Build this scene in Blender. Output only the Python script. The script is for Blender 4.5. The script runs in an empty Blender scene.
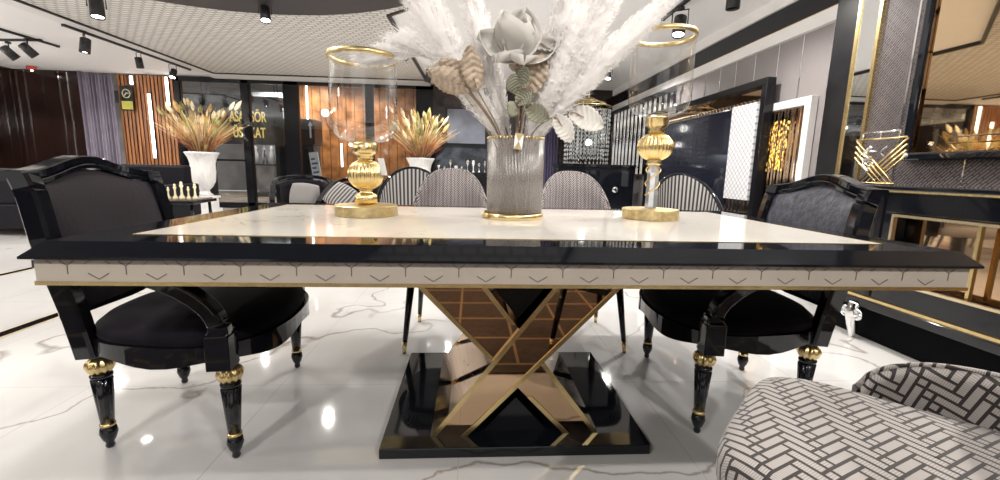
import bpy, math, random
from mathutils import Vector, Matrix
random.seed(7)
S = bpy.context.scene
COL = S.collection
PI = math.pi

# ---------------------------------------------------------------- camera
F_PX, PITCH, YAW, ROLL = 433.25, 0.1601, 0.0661, 0.0239
CAM = Vector((-0.1648, -1.723, 0.9659))
cp, sp, cy_, sy_ = math.cos(PITCH), math.sin(PITCH), math.cos(YAW), math.sin(YAW)
fw = Vector((sy_*cp, cy_*cp, -sp)); rt = Vector((cy_, -sy_, 0)); up = rt.cross(fw)
cr, sr = math.cos(ROLL), math.sin(ROLL)
r2 = rt*cr + up*sr; u2 = -rt*sr + up*cr
cd = bpy.data.cameras.new('camera'); cam = bpy.data.objects.new('camera', cd); COL.objects.link(cam)
cd.sensor_width = 36; cd.sensor_fit = 'HORIZONTAL'; cd.lens = F_PX*36/1000; cd.clip_start = 0.02; cd.clip_end = 80
cam.matrix_world = Matrix(((r2.x, u2.x, -fw.x, CAM.x), (r2.y, u2.y, -fw.y, CAM.y), (r2.z, u2.z, -fw.z, CAM.z), (0, 0, 0, 1)))
S.camera = cam
S.view_settings.view_transform = 'Standard'; S.view_settings.look = 'None'
S.view_settings.gamma = 1; S.view_settings.use_curve_mapping = False
S.view_settings.exposure = 0.0
S.cycles.max_bounces = 9; S.cycles.glossy_bounces = 6; S.cycles.transparent_max_bounces = 24
S.cycles.transmission_bounces = 6; S.cycles.diffuse_bounces = 4
S.cycles.caustics_reflective = False; S.cycles.caustics_refractive = False
S.cycles.sample_clamp_indirect = 6

# ---------------------------------------------------------------- world and main lights
W = bpy.data.worlds.new('world'); S.world = W; W.use_nodes = True
W.node_tree.nodes['Background'].inputs[0].default_value = (1, .97, .93, 1)
W.node_tree.nodes['Background'].inputs[1].default_value = 0.9

def lamp(name, kind, loc, energy, size=.1, color=(1, .96, .9), target=None, angle=120, blend=.6, parent=None):
    l = bpy.data.lights.new(name, kind); o = bpy.data.objects.new(name, l); COL.objects.link(o)
    l.energy = energy; l.color = color
    if kind == 'AREA': l.shape = 'SQUARE'; l.size = size
    else: l.shadow_soft_size = size
    if kind == 'SPOT': l.spot_size = math.radians(angle); l.spot_blend = blend
    o.location = loc
    if target is not None:
        d = Vector(target) - Vector(loc); o.rotation_euler = d.to_track_quat('-Z', 'Y').to_euler()
    if parent: o.parent = parent
    return o
CZ = 2.75
# spot lamps added under the ceiling to light the room, apart from the tracks
for (x, y, e) in [(-2.4, .6, 60), (0.0, 2.2, 130), (1.75, .5, 120), (-3.6, 2.4, 140), (1.9, 2.3, 200),
                  (-2.2, 4.2, 230), (.6, 4.6, 230), (-5.9, 2.6, 190), (-6.0, 5.4, 260), (2.2, 5.2, 230), (-4.0, 6.2, 230), (-.6, 6.6, 260), (-7.8, 3.8, 200), (-7.6, 6.6, 120)]:
    lamp('ceiling_fill_spot', 'SPOT', (x, y, CZ-.12), e*.66, .045, target=(x, y, 0), angle=150, blend=.5)
# unseen point lights added out of view to brighten floor and ceiling alike
for (x, y, z, e) in [(-5.4, -1.2, 1.9, 110), (-8.4, 1.6, 2.0, 120), (-8.9, 5.2, 2.1, 90), (-1.5, .3, 2.3, 60), (.9, .5, 2.3, 60)]:
    lamp('room_fill_light', 'POINT', (x, y, z), e, .06)
for (x, y) in [(-1.8, -3.0), (1.4, -3.2), (2.0, -1.2)]: lamp('ceiling_fill_spot', 'SPOT', (x, y, CZ-.12), 170, .04, target=(x, y+.4, 0), angle=150, blend=.5)  # unseen spots added behind and beside the viewpoint as fill

lamp('plume_fill_spot', 'SPOT', (.3, -1.3, CZ-.12), 75, .04, target=(.03, .07, 1.45), angle=46, blend=.7)  # unseen spot added to whiten the plumes and flower

# ---------------------------------------------------------------- materials
def nodes(name):
    m = bpy.data.materials.new(name); m.use_nodes = True
    return m, m.node_tree, m.node_tree.nodes, m.node_tree.links, m.node_tree.nodes['Principled BSDF']
def mat(name, col, rough=.5, metal=0, spec=.5, var=0, vscale=20, bump=0, bscale=60, coat=0, sheen=0, emit=None, es=1):
    m, t, N, L, b = nodes(name)
    b.inputs['Base Color'].default_value = (*col, 1); b.inputs['Roughness'].default_value = rough
    b.inputs['Metallic'].default_value = metal; b.inputs['Specular IOR Level'].default_value = spec
    if coat: b.inputs['Coat Weight'].default_value = coat; b.inputs['Coat Roughness'].default_value = .03
    if sheen: b.inputs['Sheen Weight'].default_value = sheen; b.inputs['Sheen Roughness'].default_value = .4
    if emit: b.inputs['Emission Color'].default_value = (*emit, 1); b.inputs['Emission Strength'].default_value = es
    tc = N.new('ShaderNodeTexCoord')
    if var:
        n = N.new('ShaderNodeTexNoise'); n.inputs['Scale'].default_value = vscale; n.inputs['Detail'].default_value = 4
        L.new(tc.outputs['Object'], n.inputs['Vector'])
        r = N.new('ShaderNodeMapRange'); r.inputs[1].default_value = .3; r.inputs[2].default_value = .7
        r.inputs[3].default_value = 1-var; r.inputs[4].default_value = 1+var; L.new(n.outputs[0], r.inputs[0])
        v = N.new('ShaderNodeVectorMath'); v.operation = 'SCALE'; v.inputs[0].default_value = col; L.new(r.outputs[0], v.inputs['Scale'])
        L.new(v.outputs[0], b.inputs['Base Color'])
    if bump:
        n = N.new('ShaderNodeTexNoise'); n.inputs['Scale'].default_value = bscale; L.new(tc.outputs['Object'], n.inputs['Vector'])
        bp = N.new('ShaderNodeBump'); bp.inputs['Strength'].default_value = bump; bp.inputs['Distance'].default_value = .01
        L.new(n.outputs[0], bp.inputs['Height']); L.new(bp.outputs[0], b.inputs['Normal'])
    return m
def marble(name, base, vein, rough=.06, scale=1.2, amount=.5, tiles=None, joint=(.5, .49, .48)):
    m, t, N, L, b = nodes(name)
    tc = N.new('ShaderNodeTexCoord')
    w = N.new('ShaderNodeTexNoise'); w.inputs['Scale'].default_value = scale*1.3; w.inputs['Detail'].default_value = 9
    L.new(tc.outputs['Object'], w.inputs['Vector'])
    mx = N.new('ShaderNodeMix'); mx.data_type = 'VECTOR'; mx.inputs[0].default_value = .35
    L.new(tc.outputs['Object'], mx.inputs[4]); L.new(w.outputs['Color'], mx.inputs[5])
    n = N.new('ShaderNodeTexNoise'); n.inputs['Scale'].default_value = scale; n.inputs['Detail'].default_value = 3; L.new(mx.outputs[1], n.inputs['Vector'])
    s = N.new('ShaderNodeMath'); s.operation = 'SUBTRACT'; s.inputs[1].default_value = .5; L.new(n.outputs[0], s.inputs[0])
    a = N.new('ShaderNodeMath'); a.operation = 'ABSOLUTE'; L.new(s.outputs[0], a.inputs[0])
    r = N.new('ShaderNodeMapRange'); r.inputs[1].default_value = 0; r.inputs[2].default_value = .0045; r.inputs[3].default_value = amount; r.inputs[4].default_value = 0
    L.new(a.outputs[0], r.inputs[0])
    n2 = N.new('ShaderNodeTexNoise'); n2.inputs['Scale'].default_value = scale*.7; n2.inputs['Detail'].default_value = 6; L.new(tc.outputs['Object'], n2.inputs['Vector'])
    r2_ = N.new('ShaderNodeMapRange'); r2_.inputs[1].default_value = .45; r2_.inputs[2].default_value = .75; r2_.inputs[3].default_value = 0; r2_.inputs[4].default_value = .35
    L.new(n2.outputs[0], r2_.inputs[0])
    mul = N.new('ShaderNodeMath'); mul.operation = 'MULTIPLY'; L.new(r.outputs[0], mul.inputs[0])
    r3 = N.new('ShaderNodeMapRange'); r3.inputs[1].default_value = .38; r3.inputs[2].default_value = .5; L.new(n2.outputs[0], r3.inputs[0]); L.new(r3.outputs[0], mul.inputs[1])
    ad = N.new('ShaderNodeMath'); ad.operation = 'ADD'; ad.use_clamp = True; L.new(mul.outputs[0], ad.inputs[0]); L.new(r2_.outputs[0], ad.inputs[1])
    c = N.new('ShaderNodeMix'); c.data_type = 'RGBA'; c.inputs[6].default_value = (*base, 1); c.inputs[7].default_value = (*vein, 1); L.new(ad.outputs[0], c.inputs[0])
    out = c.outputs[2]
    if tiles:
        br = N.new('ShaderNodeTexBrick'); br.offset = .0; br.inputs['Scale'].default_value = 1
        br.inputs['Brick Width'].default_value = tiles[0]; br.inputs['Row Height'].default_value = tiles[1]
        br.inputs['Mortar Size'].default_value = .0018; br.inputs['Mortar Smooth'].default_value = 0
        mp = N.new('ShaderNodeMapping'); mp.inputs['Rotation'].default_value = (0, 0, PI/2); mp.inputs['Location'].default_value = (.13, .2, 0)
        L.new(tc.outputs['Object'], mp.inputs['Vector']); L.new(mp.outputs[0], br.inputs['Vector'])
        c2 = N.new('ShaderNodeMix'); c2.data_type = 'RGBA'; L.new(br.outputs['Fac'], c2.inputs[0]); L.new(out, c2.inputs[6]); c2.inputs[7].default_value = (*joint, 1)
        out = c2.outputs[2]
    L.new(out, b.inputs['Base Color']); b.inputs['Roughness'].default_value = rough
    return m
def brick_mat(name, c1, c2, mortar, bw, rh, ms, rough=.6, bump=.5, rot=(0, 0, 0), offset=.5, metal=0, coord='Object'):
    m, t, N, L, b = nodes(name)
    tc = N.new('ShaderNodeTexCoord'); mp = N.new('ShaderNodeMapping'); mp.inputs['Rotation'].default_value = rot
    br = N.new('ShaderNodeTexBrick'); br.offset = offset; br.inputs['Scale'].default_value = 1
    br.inputs['Color1'].default_value = (*c1, 1); br.inputs['Color2'].default_value = (*c2, 1); br.inputs['Mortar'].default_value = (*mortar, 1)
    br.inputs['Brick Width'].default_value = bw; br.inputs['Row Height'].default_value = rh; br.inputs['Mortar Size'].default_value = ms
    L.new(tc.outputs[coord], mp.inputs['Vector']); L.new(mp.outputs[0], br.inputs['Vector']); L.new(br.outputs['Color'], b.inputs['Base Color'])
    b.inputs['Roughness'].default_value = rough; b.inputs['Metallic'].default_value = metal
    bp = N.new('ShaderNodeBump'); bp.inputs['Strength'].default_value = bump; bp.inputs['Distance'].default_value = .01; bp.invert = True
    L.new(br.outputs['Fac'], bp.inputs['Height']); L.new(bp.outputs[0], b.inputs['Normal'])
    return m
def weave(name, light, dark, cell=.018, rot=0.0, line=.13, rough=.85):
    """interlocked bars and small squares (3x1 and 1x3 bars with one square in each set of seven cells), drawn in metres on the UV map"""
    m, t, N, L, b = nodes(name)
    def M(op, a, c=None, d=None):
        n = N.new('ShaderNodeMath'); n.operation = op
        for i, v in enumerate((a, c, d)):
            if v is None: continue
            if isinstance(v, (int, float)): n.inputs[i].default_value = v
            else: L.new(v, n.inputs[i])
        return n.outputs[0]
    uv = N.new('ShaderNodeUVMap'); mp = N.new('ShaderNodeMapping'); mp.inputs['Rotation'].default_value = (0, 0, rot)
    mp.inputs['Scale'].default_value = (1/cell, 1/cell, 1); mp.inputs['Location'].default_value = (200, 200, 0)
    L.new(uv.outputs[0], mp.inputs['Vector'])
    sx = N.new('ShaderNodeSeparateXYZ'); L.new(mp.outputs[0], sx.inputs[0]); X, Y = sx.outputs[0], sx.outputs[1]
    i, j = M('FLOOR', X), M('FLOOR', Y); fx, fy = M('FRACT', X), M('FRACT', Y)
    k = M('MODULO', M('ADD', i, j), 7.0)
    lt, gt = (lambda a, v: M('LESS_THAN', a, v)), (lambda a, v: M('GREATER_THAN', a, v))
    eq = lambda v: M('COMPARE', k, float(v), .3)
    H = lt(k, 2.5); V = M('MULTIPLY', gt(k, 2.5), lt(k, 5.5)); Q = gt(k, 5.5)
    left, right, bot, top = lt(fx, line), gt(fx, 1-line), lt(fy, line), gt(fy, 1-line)
    OR = lambda *a: a[0] if len(a) == 1 else M('MAXIMUM', a[0], OR(*a[1:]))
    AND = lambda p, q: M('MULTIPLY', p, q)
    hb = AND(H, OR(bot, top, AND(eq(0), left), AND(eq(2), right)))
    vb = AND(V, OR(left, right, AND(eq(3), bot), AND(eq(5), top)))
    qb = AND(Q, OR(left, right, bot, top))
    ln = OR(hb, vb, qb)
    st = M('SINE', M('MULTIPLY', OR(AND(H, X), AND(V, Y), AND(Q, X)), 30.0))
    c0 = N.new('ShaderNodeMix'); c0.data_type = 'RGBA'; c0.inputs[6].default_value = (*light, 1); c0.inputs[7].default_value = (*[v*.62 for v in light], 1)
    L.new(M('MULTIPLY_ADD', st, .5, .5), c0.inputs[0])
    c = N.new('ShaderNodeMix'); c.data_type = 'RGBA'; L.new(ln, c.inputs[0]); L.new(c0.outputs[2], c.inputs[6]); c.inputs[7].default_value = (*dark, 1)
    L.new(c.outputs[2], b.inputs['Base Color']); b.inputs['Roughness'].default_value = rough
    b.inputs['Sheen Weight'].default_value = .2
    bp = N.new('ShaderNodeBump'); bp.inputs['Strength'].default_value = .4; bp.inputs['Distance'].default_value = .002; bp.invert = True
    L.new(ln, bp.inputs['Height']); L.new(bp.outputs[0], b.inputs['Normal'])
    return m
def stripes(name, c1, c2, n, duty=.5, rough=.6):
    m, t, N, L, b = nodes(name)
    uv = N.new('ShaderNodeUVMap'); sx = N.new('ShaderNodeSeparateXYZ'); L.new(uv.outputs[0], sx.inputs[0])
    a = N.new('ShaderNodeMath'); a.operation = 'MULTIPLY'; a.inputs[1].default_value = n; L.new(sx.outputs[0], a.inputs[0])
    f = N.new('ShaderNodeMath'); f.operation = 'FRACT'; L.new(a.outputs[0], f.inputs[0])
    g = N.new('ShaderNodeMath'); g.operation = 'LESS_THAN'; g.inputs[1].default_value = duty; L.new(f.outputs[0], g.inputs[0])
    c = N.new('ShaderNodeMix'); c.data_type = 'RGBA'; L.new(g.outputs[0], c.inputs[0]); c.inputs[6].default_value = (*c1, 1); c.inputs[7].default_value = (*c2, 1)
    L.new(c.outputs[2], b.inputs['Base Color']); b.inputs['Roughness'].default_value = rough
    return m
def wood_slat(name):
    m, t, N, L, b = nodes(name)
    tc = N.new('ShaderNodeTexCoord'); mp = N.new('ShaderNodeMapping'); mp.inputs['Scale'].default_value = (9, 9, .5)
    n = N.new('ShaderNodeTexNoise'); n.inputs['Scale'].default_value = 2; n.inputs['Detail'].default_value = 5
    L.new(tc.outputs['Object'], mp.inputs[0]); L.new(mp.outputs[0], n.inputs['Vector'])
    r = N.new('ShaderNodeValToRGB'); r.color_ramp.elements[0].position = .32; r.color_ramp.elements[0].color = (.11, .035, .012, 1)
    r.color_ramp.elements[1].position = .68; r.color_ramp.elements[1].color = (.5, .2, .07, 1)
    L.new(n.outputs[0], r.inputs[0]); L.new(r.outputs[0], b.inputs['Base Color']); b.inputs['Roughness'].default_value = .45
    return m
def thin_glass(name, tint=(1, 1, 1), base=.04, gloss=.85, rough=.0):
    m, t, N, L, b = nodes(name); N.remove(b)
    o = N['Material Output']; tr = N.new('ShaderNodeBsdfTransparent'); tr.inputs[0].default_value = (*tint, 1)
    g = N.new('ShaderNodeBsdfGlossy'); g.inputs['Roughness'].default_value = rough; g.inputs[0].default_value = (.95, .98, 1, 1)
    f = N.new('ShaderNodeLayerWeight'); f.inputs[0].default_value = .35
    r = N.new('ShaderNodeMapRange'); r.inputs[3].default_value = base; r.inputs[4].default_value = gloss; L.new(f.outputs['Facing'], r.inputs[0])
    p = N.new('ShaderNodeMath'); p.operation = 'POWER'; p.inputs[1].default_value = 2.2; L.new(f.outputs['Facing'], p.inputs[0]); L.new(p.outputs[0], r.inputs[0])
    mx = N.new('ShaderNodeMixShader'); L.new(r.outputs[0], mx.inputs[0]); L.new(tr.outputs[0], mx.inputs[1]); L.new(g.outputs[0], mx.inputs[2]); L.new(mx.outputs[0], o.inputs[0])
    return m
def soft_plant(name, col, trans=.5):
    m, t, N, L, b = nodes(name); N.remove(b)
    o = N['Material Output']; d = N.new('ShaderNodeBsdfDiffuse'); d.inputs[0].default_value = (*col, 1)
    tr = N.new('ShaderNodeBsdfTranslucent'); tr.inputs[0].default_value = (*col, 1)
    mx = N.new('ShaderNodeMixShader'); mx.inputs[0].default_value = trans; L.new(d.outputs[0], mx.inputs[1]); L.new(tr.outputs[0], mx.inputs[2]); L.new(mx.outputs[0], o.inputs[0])
    return m
def emis(name, col, s):
    m, t, N, L, b = nodes(name); N.remove(b); e = N.new('ShaderNodeEmission'); e.inputs[0].default_value = (*col, 1); e.inputs[1].default_value = s
    L.new(e.outputs[0], N['Material Output'].inputs[0]); return m

M_floor = marble('white_marble_tiles', (.68, .67, .665), (.17, .13, .10), .05, .9, .6, tiles=(1.2, .8))
M_top = marble('cream_marble', (.74, .70, .645), (.40, .36, .32), .09, 2.6, .6)
M_mosaic = marble('cream_mosaic', (.53, .47, .405), (.42, .36, .31), .25, 7, .3)
M_inlay = mat('grey_inlay', (.16, .14, .13), .35)
M_black = mat('black_lacquer', (.006, .007, .010), .05, spec=.55)
M_black2 = mat('black_gloss_frame', (.008, .008, .010), .16, spec=.35)
M_matte = mat('matt_black_metal', (.015, .014, .015), .45)
M_gold = mat('gold', (.76, .59, .29), .27, 1, var=.1, vscale=30)
M_goldb = mat('brushed_gold', (.66, .52, .27), .36, 1, var=.18, vscale=60)
M_silver = mat('chrome', (.85, .85, .86), .08, 1, var=.02)
M_bronze = mat('bronze_mirror', (.62, .43, .27), .03, 1, var=.02)
M_mirror = mat('clear_mirror', (.80, .82, .82), .02, 1, var=.01)
M_velvet = mat('black_velvet', (.010, .008, .012), .9, spec=.1, sheen=.08, var=.25, vscale=9, bump=.1)
M_velvet2 = mat('dark_plum_velvet', (.012, .008, .012), .65, spec=.2, sheen=.08, var=.2, vscale=7, bump=.15)
M_velvet3 = mat('slate_velvet', (.030, .032, .050), .6, sheen=.25, var=.95, vscale=38, bump=.25)
M_white = mat('white_ceiling_paint', (.90, .885, .875), .7, var=.01)
M_trimw = mat('white_trim', (.82, .80, .78), .5, var=.01)
M_grid = brick_mat('pressed_ceiling_tiles', (.80, .775, .73), (.70, .675, .635), (.42, .40, .37), .12, .075, .012, .55, .7)
M_char = mat('charcoal_ring', (.035, .030, .034), .5, var=.1)
M_brown = mat('dark_brown_gloss', (.022, .010, .008), .12, spec=.6, var=.5, vscale=1.2)
M_curtain = mat('mauve_grey_curtain', (.20, .175, .23), .8, sheen=.3, var=.1, vscale=6)
M_slat = wood_slat('wood_slats')
M_led = emis('led_strip', (1, .96, .9), 9)
M_lens = emis('lamp_lens', (1, .97, .92), 30)
M_lens2 = emis('dim_lens', (1, .97, .92), 8)
M_glass = thin_glass('clear_glass', base=.075)
M_shop = thin_glass('shopfront_glass', (.9, .92, .93), .05, .6)
M_board = mat('warm_wood_boards', (.42, .17, .055), .4, var=.55, vscale=3.5)
M_vase = thin_glass('smoky_fluted_glass', (.74, .70, .68), .10, .6, .25)
_t = M_vase.node_tree; _d = _t.nodes.new('ShaderNodeBsdfDiffuse'); _d.inputs[0].default_value = (.50, .46, .44, 1); _x = _t.nodes.new('ShaderNodeMixShader'); _x.inputs[0].default_value = .24
_s = _t.nodes['Material Output'].inputs[0].links[0].from_socket; _t.links.new(_s, _x.inputs[1]); _t.links.new(_d.outputs[0], _x.inputs[2]); _t.links.new(_x.outputs[0], _t.nodes['Material Output'].inputs[0])
M_weave = weave('woven_fabric', (.37, .34, .325), (.018, .012, .012), .0180, .30, .16)
M_weaves = weave('woven_fabric_seat', (.38, .35, .335), (.018, .012, .012), .0190, .42, .15)
M_weavef = weave('woven_fabric_fine', (.50, .455, .45), (.06, .045, .05), .0105, .785, .2)
M_wall = brick_mat('woven_wallpaper', (.22, .19, .185), (.155, .135, .135), (.055, .047, .05), .075, .016, .0045, .35, .8, (0, 0, PI/4), .33, .25, 'UV')
M_panel = mat('grey_wall_panel', (.26, .235, .235), .5, var=.05, vscale=3, bump=.1)
M_plume = soft_plant('white_pampas', (.97, .95, .94), .4)
M_stem = mat('dry_stem', (.24, .17, .12), .7, var=.2)
M_petal = soft_plant('pale_petal', (.68, .655, .62), .25)
M_tan = mat('tan_dried_leaf', (.42, .33, .25), .6, var=.3, vscale=40, bump=.5, bscale=90)
M_green = mat('sage_leaf', (.27, .27, .20), .6, var=.15, vscale=15)
M_pot = mat('white_plaster', (.80, .78, .77), .5, var=.02)
M_sblk = stripes('black_and_grey_stripes', (.02, .02, .022), (.38, .36, .35), 26, .5)
M_paper = mat('white_paper', (.85, .85, .84), .6)
M_cream = mat('cream_piece', (.82, .74, .50), .25, var=.15, vscale=20)

# ---------------------------------------------------------------- mesh helpers
class MB:
    def __init__(s): s.v = []; s.f = []; s.m = []; s.s = []; s.uv = []
    def add(s, vs, fs, mi=0, sm=False, uv=None):
        o = len(s.v); s.v += [tuple(v) for v in vs]
        s.uv += (uv if uv else [(v[0], v[1]) for v in vs])
        for f in fs: s.f.append([o+i for i in f]); s.m.append(mi); s.s.append(sm)
    def box(s, x0, x1, y0, y1, z0, z1, mi=0, T=None):
        vs = [Vector((x, y, z)) for z in (z0, z1) for y in (y0, y1) for x in (x0, x1)]
        if T: vs = [T @ v for v in vs]
        s.add(vs, [(0, 2, 3, 1), (4, 5, 7, 6), (0, 1, 5, 4), (2, 6, 7, 3), (0, 4, 6, 2), (1, 3, 7, 5)], mi); return s
    def prism(s, poly, a0, a1, axis='y', mi=0, T=None):
        n = len(poly)
        def P(p, a): return {'y': (p[0], a, p[1]), 'z': (p[0], p[1], a), 'x': (a, p[0], p[1])}[axis]
        vs = [Vector(P(p, a0)) for p in poly] + [Vector(P(p, a1)) for p in poly]
        if T: vs = [T @ v for v in vs]
        s.add(vs, [tuple(range(n))[::-1], tuple(range(n, 2*n))] + [(i, (i+1) % n, (i+1) % n+n, i+n) for i in range(n)], mi); return s
    def lathe(s, prof, n=24, c=(0, 0, 0), mi=0, flute=None, T=None, sm=True, cap=True):
        vs, fs = [], []
        for r, z in prof:
            for i in range(n):
                a = 2*PI*i/n; q = r
                if flute and r > .003: q = r*(1+flute[1]*math.cos(flute[0]*a))
                vs.append(Vector((c[0]+q*math.cos(a), c[1]+q*math.sin(a), c[2]+z)))
        for k in range(len(prof)-1):
            for i in range(n): fs.append((k*n+i, k*n+(i+1) % n, (k+1)*n+(i+1) % n, (k+1)*n+i))
        if cap and prof[0][0] > 1e-5: fs.append(tuple(range(n))[::-1])
        if cap and prof[-1][0] > 1e-5: fs.append(tuple((len(prof)-1)*n+i for i in range(n)))
        if T: vs = [T @ v for v in vs]
        s.add(vs, fs, mi, sm); return s
    def tube(s, pts, r, n=8, mi=0, sec=None, closed=False, upv=(0, 0, 1), sm=True):
        """sweep; sec=(a,b): rectangular section half sizes (side, up)"""
        pts = [Vector(p) for p in pts]; K = len(pts); vs, fs = [], []
        rr = r if isinstance(r, (list, tuple)) else [r]*K
        for k, p in enumerate(pts):
            a = pts[(k-1) % K] if (closed or k > 0) else p; b = pts[(k+1) % K] if (closed or k < K-1) else p
            t = (b-a).normalized(); u = Vector(upv)
            if abs(t.dot(u)) > .97: u = Vector((0, 1, 0)) if abs(t.y) < .9 else Vector((1, 0, 0))
            x = t.cross(u).normalized(); y = x.cross(t).normalized()
            if sec:
                A, B = sec[0]*rr[k], sec[1]*rr[k]; c = .3*min(A, B)
                ring = [(A, -B+c), (A, B-c), (A-c, B), (-A+c, B), (-A, B-c), (-A, -B+c), (-A+c, -B), (A-c, -B)]
            else: ring = [(rr[k]*math.cos(2*PI*i/n), rr[k]*math.sin(2*PI*i/n)) for i in range(n)]
            vs += [p + x*q[0] + y*q[1] for q in ring]
        m = len(ring)
        for k in range(K if closed else K-1):
            for i in range(m): fs.append((k*m+i, k*m+(i+1) % m, ((k+1) % K)*m+(i+1) % m, ((k+1) % K)*m+i))
        if not closed: fs += [tuple(range(m))[::-1], tuple((K-1)*m+i for i in range(m))]
        s.add(vs, fs, mi, sm and not sec); return s
    def surf(s, f, nu, nv, mi=0, uvf=None, wrap=False, sm=True, flip=False):
        vs, uv, fs = [], [], []
        for j in range(nv+1):
            for i in range(nu+1):
                u, v = i/nu, j/nv; vs.append(Vector(f(u, v))); uv.append(uvf(u, v) if uvf else (u, v))
        w = nu+1
        for j in range(nv):
            for i in range(nu):
                q = (j*w+i, j*w+i+1, (j+1)*w+i+1, (j+1)*w+i); fs.append(q[::-1] if flip else q)
        s.add(vs, fs, mi, sm, uv); return s
    def ball(s, c, r, mi=0, n=12, sc=(1, 1, 1)):
        vs, fs = [], []
        m = n//2
        for j in range(m+1):
            for i in range(n):
                a, b = 2*PI*i/n, PI*j/m; vs.append((c[0]+r*sc[0]*math.sin(b)*math.cos(a), c[1]+r*sc[1]*math.sin(b)*math.sin(a), c[2]-r*sc[2]*math.cos(b)))
        for j in range(m):
            for i in range(n): fs.append((j*n+i, j*n+(i+1) % n, (j+1)*n+(i+1) % n, (j+1)*n+i))
        s.add(vs, fs, mi, True); return s
    def build(s, name, mats, parent=None, bev=0, solid=0, sub=0):
        me = bpy.data.meshes.new(name); me.from_pydata(s.v, [], s.f)
        mats = mats if isinstance(mats, (list, tuple)) else [mats]
        for m in mats: me.materials.append(m)
        me.polygons.foreach_set('material_index', s.m); me.polygons.foreach_set('use_smooth', s.s)
        ul = me.uv_layers.new(name='UVMap')
        li = [0]*len(me.loops); me.loops.foreach_get('vertex_index', li)
        ul.data.foreach_set('uv', [c for i in li for c in s.uv[i]])
        me.validate(clean_customdata=False); me.update()
        o = bpy.data.objects.new(name, me); COL.objects.link(o)
        if parent: o.parent = parent
        if solid: md = o.modifiers.new('solid', 'SOLIDIFY'); md.thickness = solid; md.offset = 0
        if bev: md = o.modifiers.new('bevel', 'BEVEL'); md.width = bev; md.segments = 2; md.limit_method = 'ANGLE'
        if sub: md = o.modifiers.new('sub', 'SUBSURF'); md.levels = sub; md.render_levels = sub
        return o
def tag(o, label, cat, group=None):
    o['label'] = label; o['category'] = cat
    if group: o['group'] = group
    return o
def thing(name, label, cat, loc=(0, 0, 0), rz=0, group=None):
    o = bpy.data.objects.new(name, None); COL.objects.link(o); o.location = loc; o.rotation_euler = (0, 0, rz); o.empty_display_size = .1
    return tag(o, label, cat, group)
def struct(o): o['kind'] = 'structure'; return o
def copy_tree(o, parent=None):
    c = o.copy(); COL.objects.link(c)
    if parent: c.parent = parent
    for ch in [x for x in KIDS.get(o.name, [])]: copy_tree(ch, c)
    return c
KIDS = {}
def index_kids():
    KIDS.clear()
    for x in bpy.data.objects:
        if x.parent: KIDS.setdefault(x.parent.name, []).append(x)
def dup(root, loc, rz, label, group=None):
    index_kids(); c = copy_tree(root); c.location = loc; c.rotation_euler = (0, 0, rz); c['label'] = label
    if group: c['group'] = group
    return c
def bez(P, n=16):
    """Catmull-Rom through points"""
    P = [Vector(p) for p in P]; Q = [P[0]*2-P[1]] + P + [P[-1]*2-P[-2]]; out = []
    for i in range(1, len(Q)-2):
        for k in range(n):
            t = k/n; a, b, c, d = Q[i-1], Q[i], Q[i+1], Q[i+2]
            out.append(.5*((2*b) + (c-a)*t + (2*a-5*b+4*c-d)*t*t + (3*b-a-3*c+d)*t**3))
    out.append(P[-1]); return out

# ---------------------------------------------------------------- the room
def uvp(mb, a, b): mb.uv = [(v[a], v[b]) for v in mb.v]; return mb
YB, XR, XN = 8.2, 3.0, 2.65          # back wall, far right wall, near right wall
struct(MB().box(-9.6, XR+.1, -5, YB+.1, -.1, 0).build('floor', M_floor))
# inlaid black floor strips with pale edges
for k, (x, w) in enumerate([(-2.76, .035), (-4.09, .03)]):
    b = MB().box(x-w, x+w, -4.9, 7.9, 0, .002, 0); b.box(x-w-.012, x-w, -4.9, 7.9, 0, .0022, 1).box(x+w, x+w+.012, -4.9, 7.9, 0, .0022, 1)
    struct(b.build('trim_%d' % (k+1), [M_black, M_goldb]))
# ceiling: white plaster with a field of pressed tiles
struct(MB().box(-9.6, XR+.1, -5, YB+.1, CZ+.03, CZ+.1).build('ceiling', M_white))
gp = [(-5.36, -2.5), (-.2, -2.5), (1.6, 1.3), (-.61, 3.32), (-1.19, 3.85), (-1.14, 7.62), (-5.36, 7.7)]
struct(MB().prism(gp, CZ, CZ+.03, 'z').build('ceiling_tile_field', M_grid))
def outl(poly, w, z0, z1):
    b = MB()
    for i in range(len(poly)):
        p, q = Vector(poly[i]).to_2d(), Vector(poly[(i+1) % len(poly)]).to_2d()
        t = (q-p).normalized(); n = Vector((-t.y, t.x))*w
        b.prism([p-n, q-n, q+n, p+n], z0, z1, 'z')
    return b
struct(outl(gp, .018, CZ-.02, CZ+.03).build('trim_3', M_matte))
# lower white plaster border left of the tile field and along the back
struct(MB().box(-5.62, -5.38, -5, 7.7, CZ-.01, CZ+.03).box(-5.62, -1.1, 7.7, YB, CZ-.02, CZ+.03).build('trim_4', M_trimw))
# large dark ring in the ceiling
ring = MB(); n = 72; R0, R1, cx, cyy = 1.9, 2.66, -2.45, 1.17
prof = [(R0, CZ-.06), (R1, CZ-.06), (R1, CZ+.01), (R0, CZ+.01), (R0, CZ-.06)]
vs = [(cx+r*math.cos(2*PI*i/n), cyy+r*math.sin(2*PI*i/n), z) for r, z in prof[:4] for i in range(n)]
fs = [(k*n+i, k*n+(i+1) % n, ((k+1) % 4)*n+(i+1) % n, ((k+1) % 4)*n+i) for k in range(4) for i in range(n)]
ring.add(vs, fs)
struct(ring.build('ceiling_ring', M_char))
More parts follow.
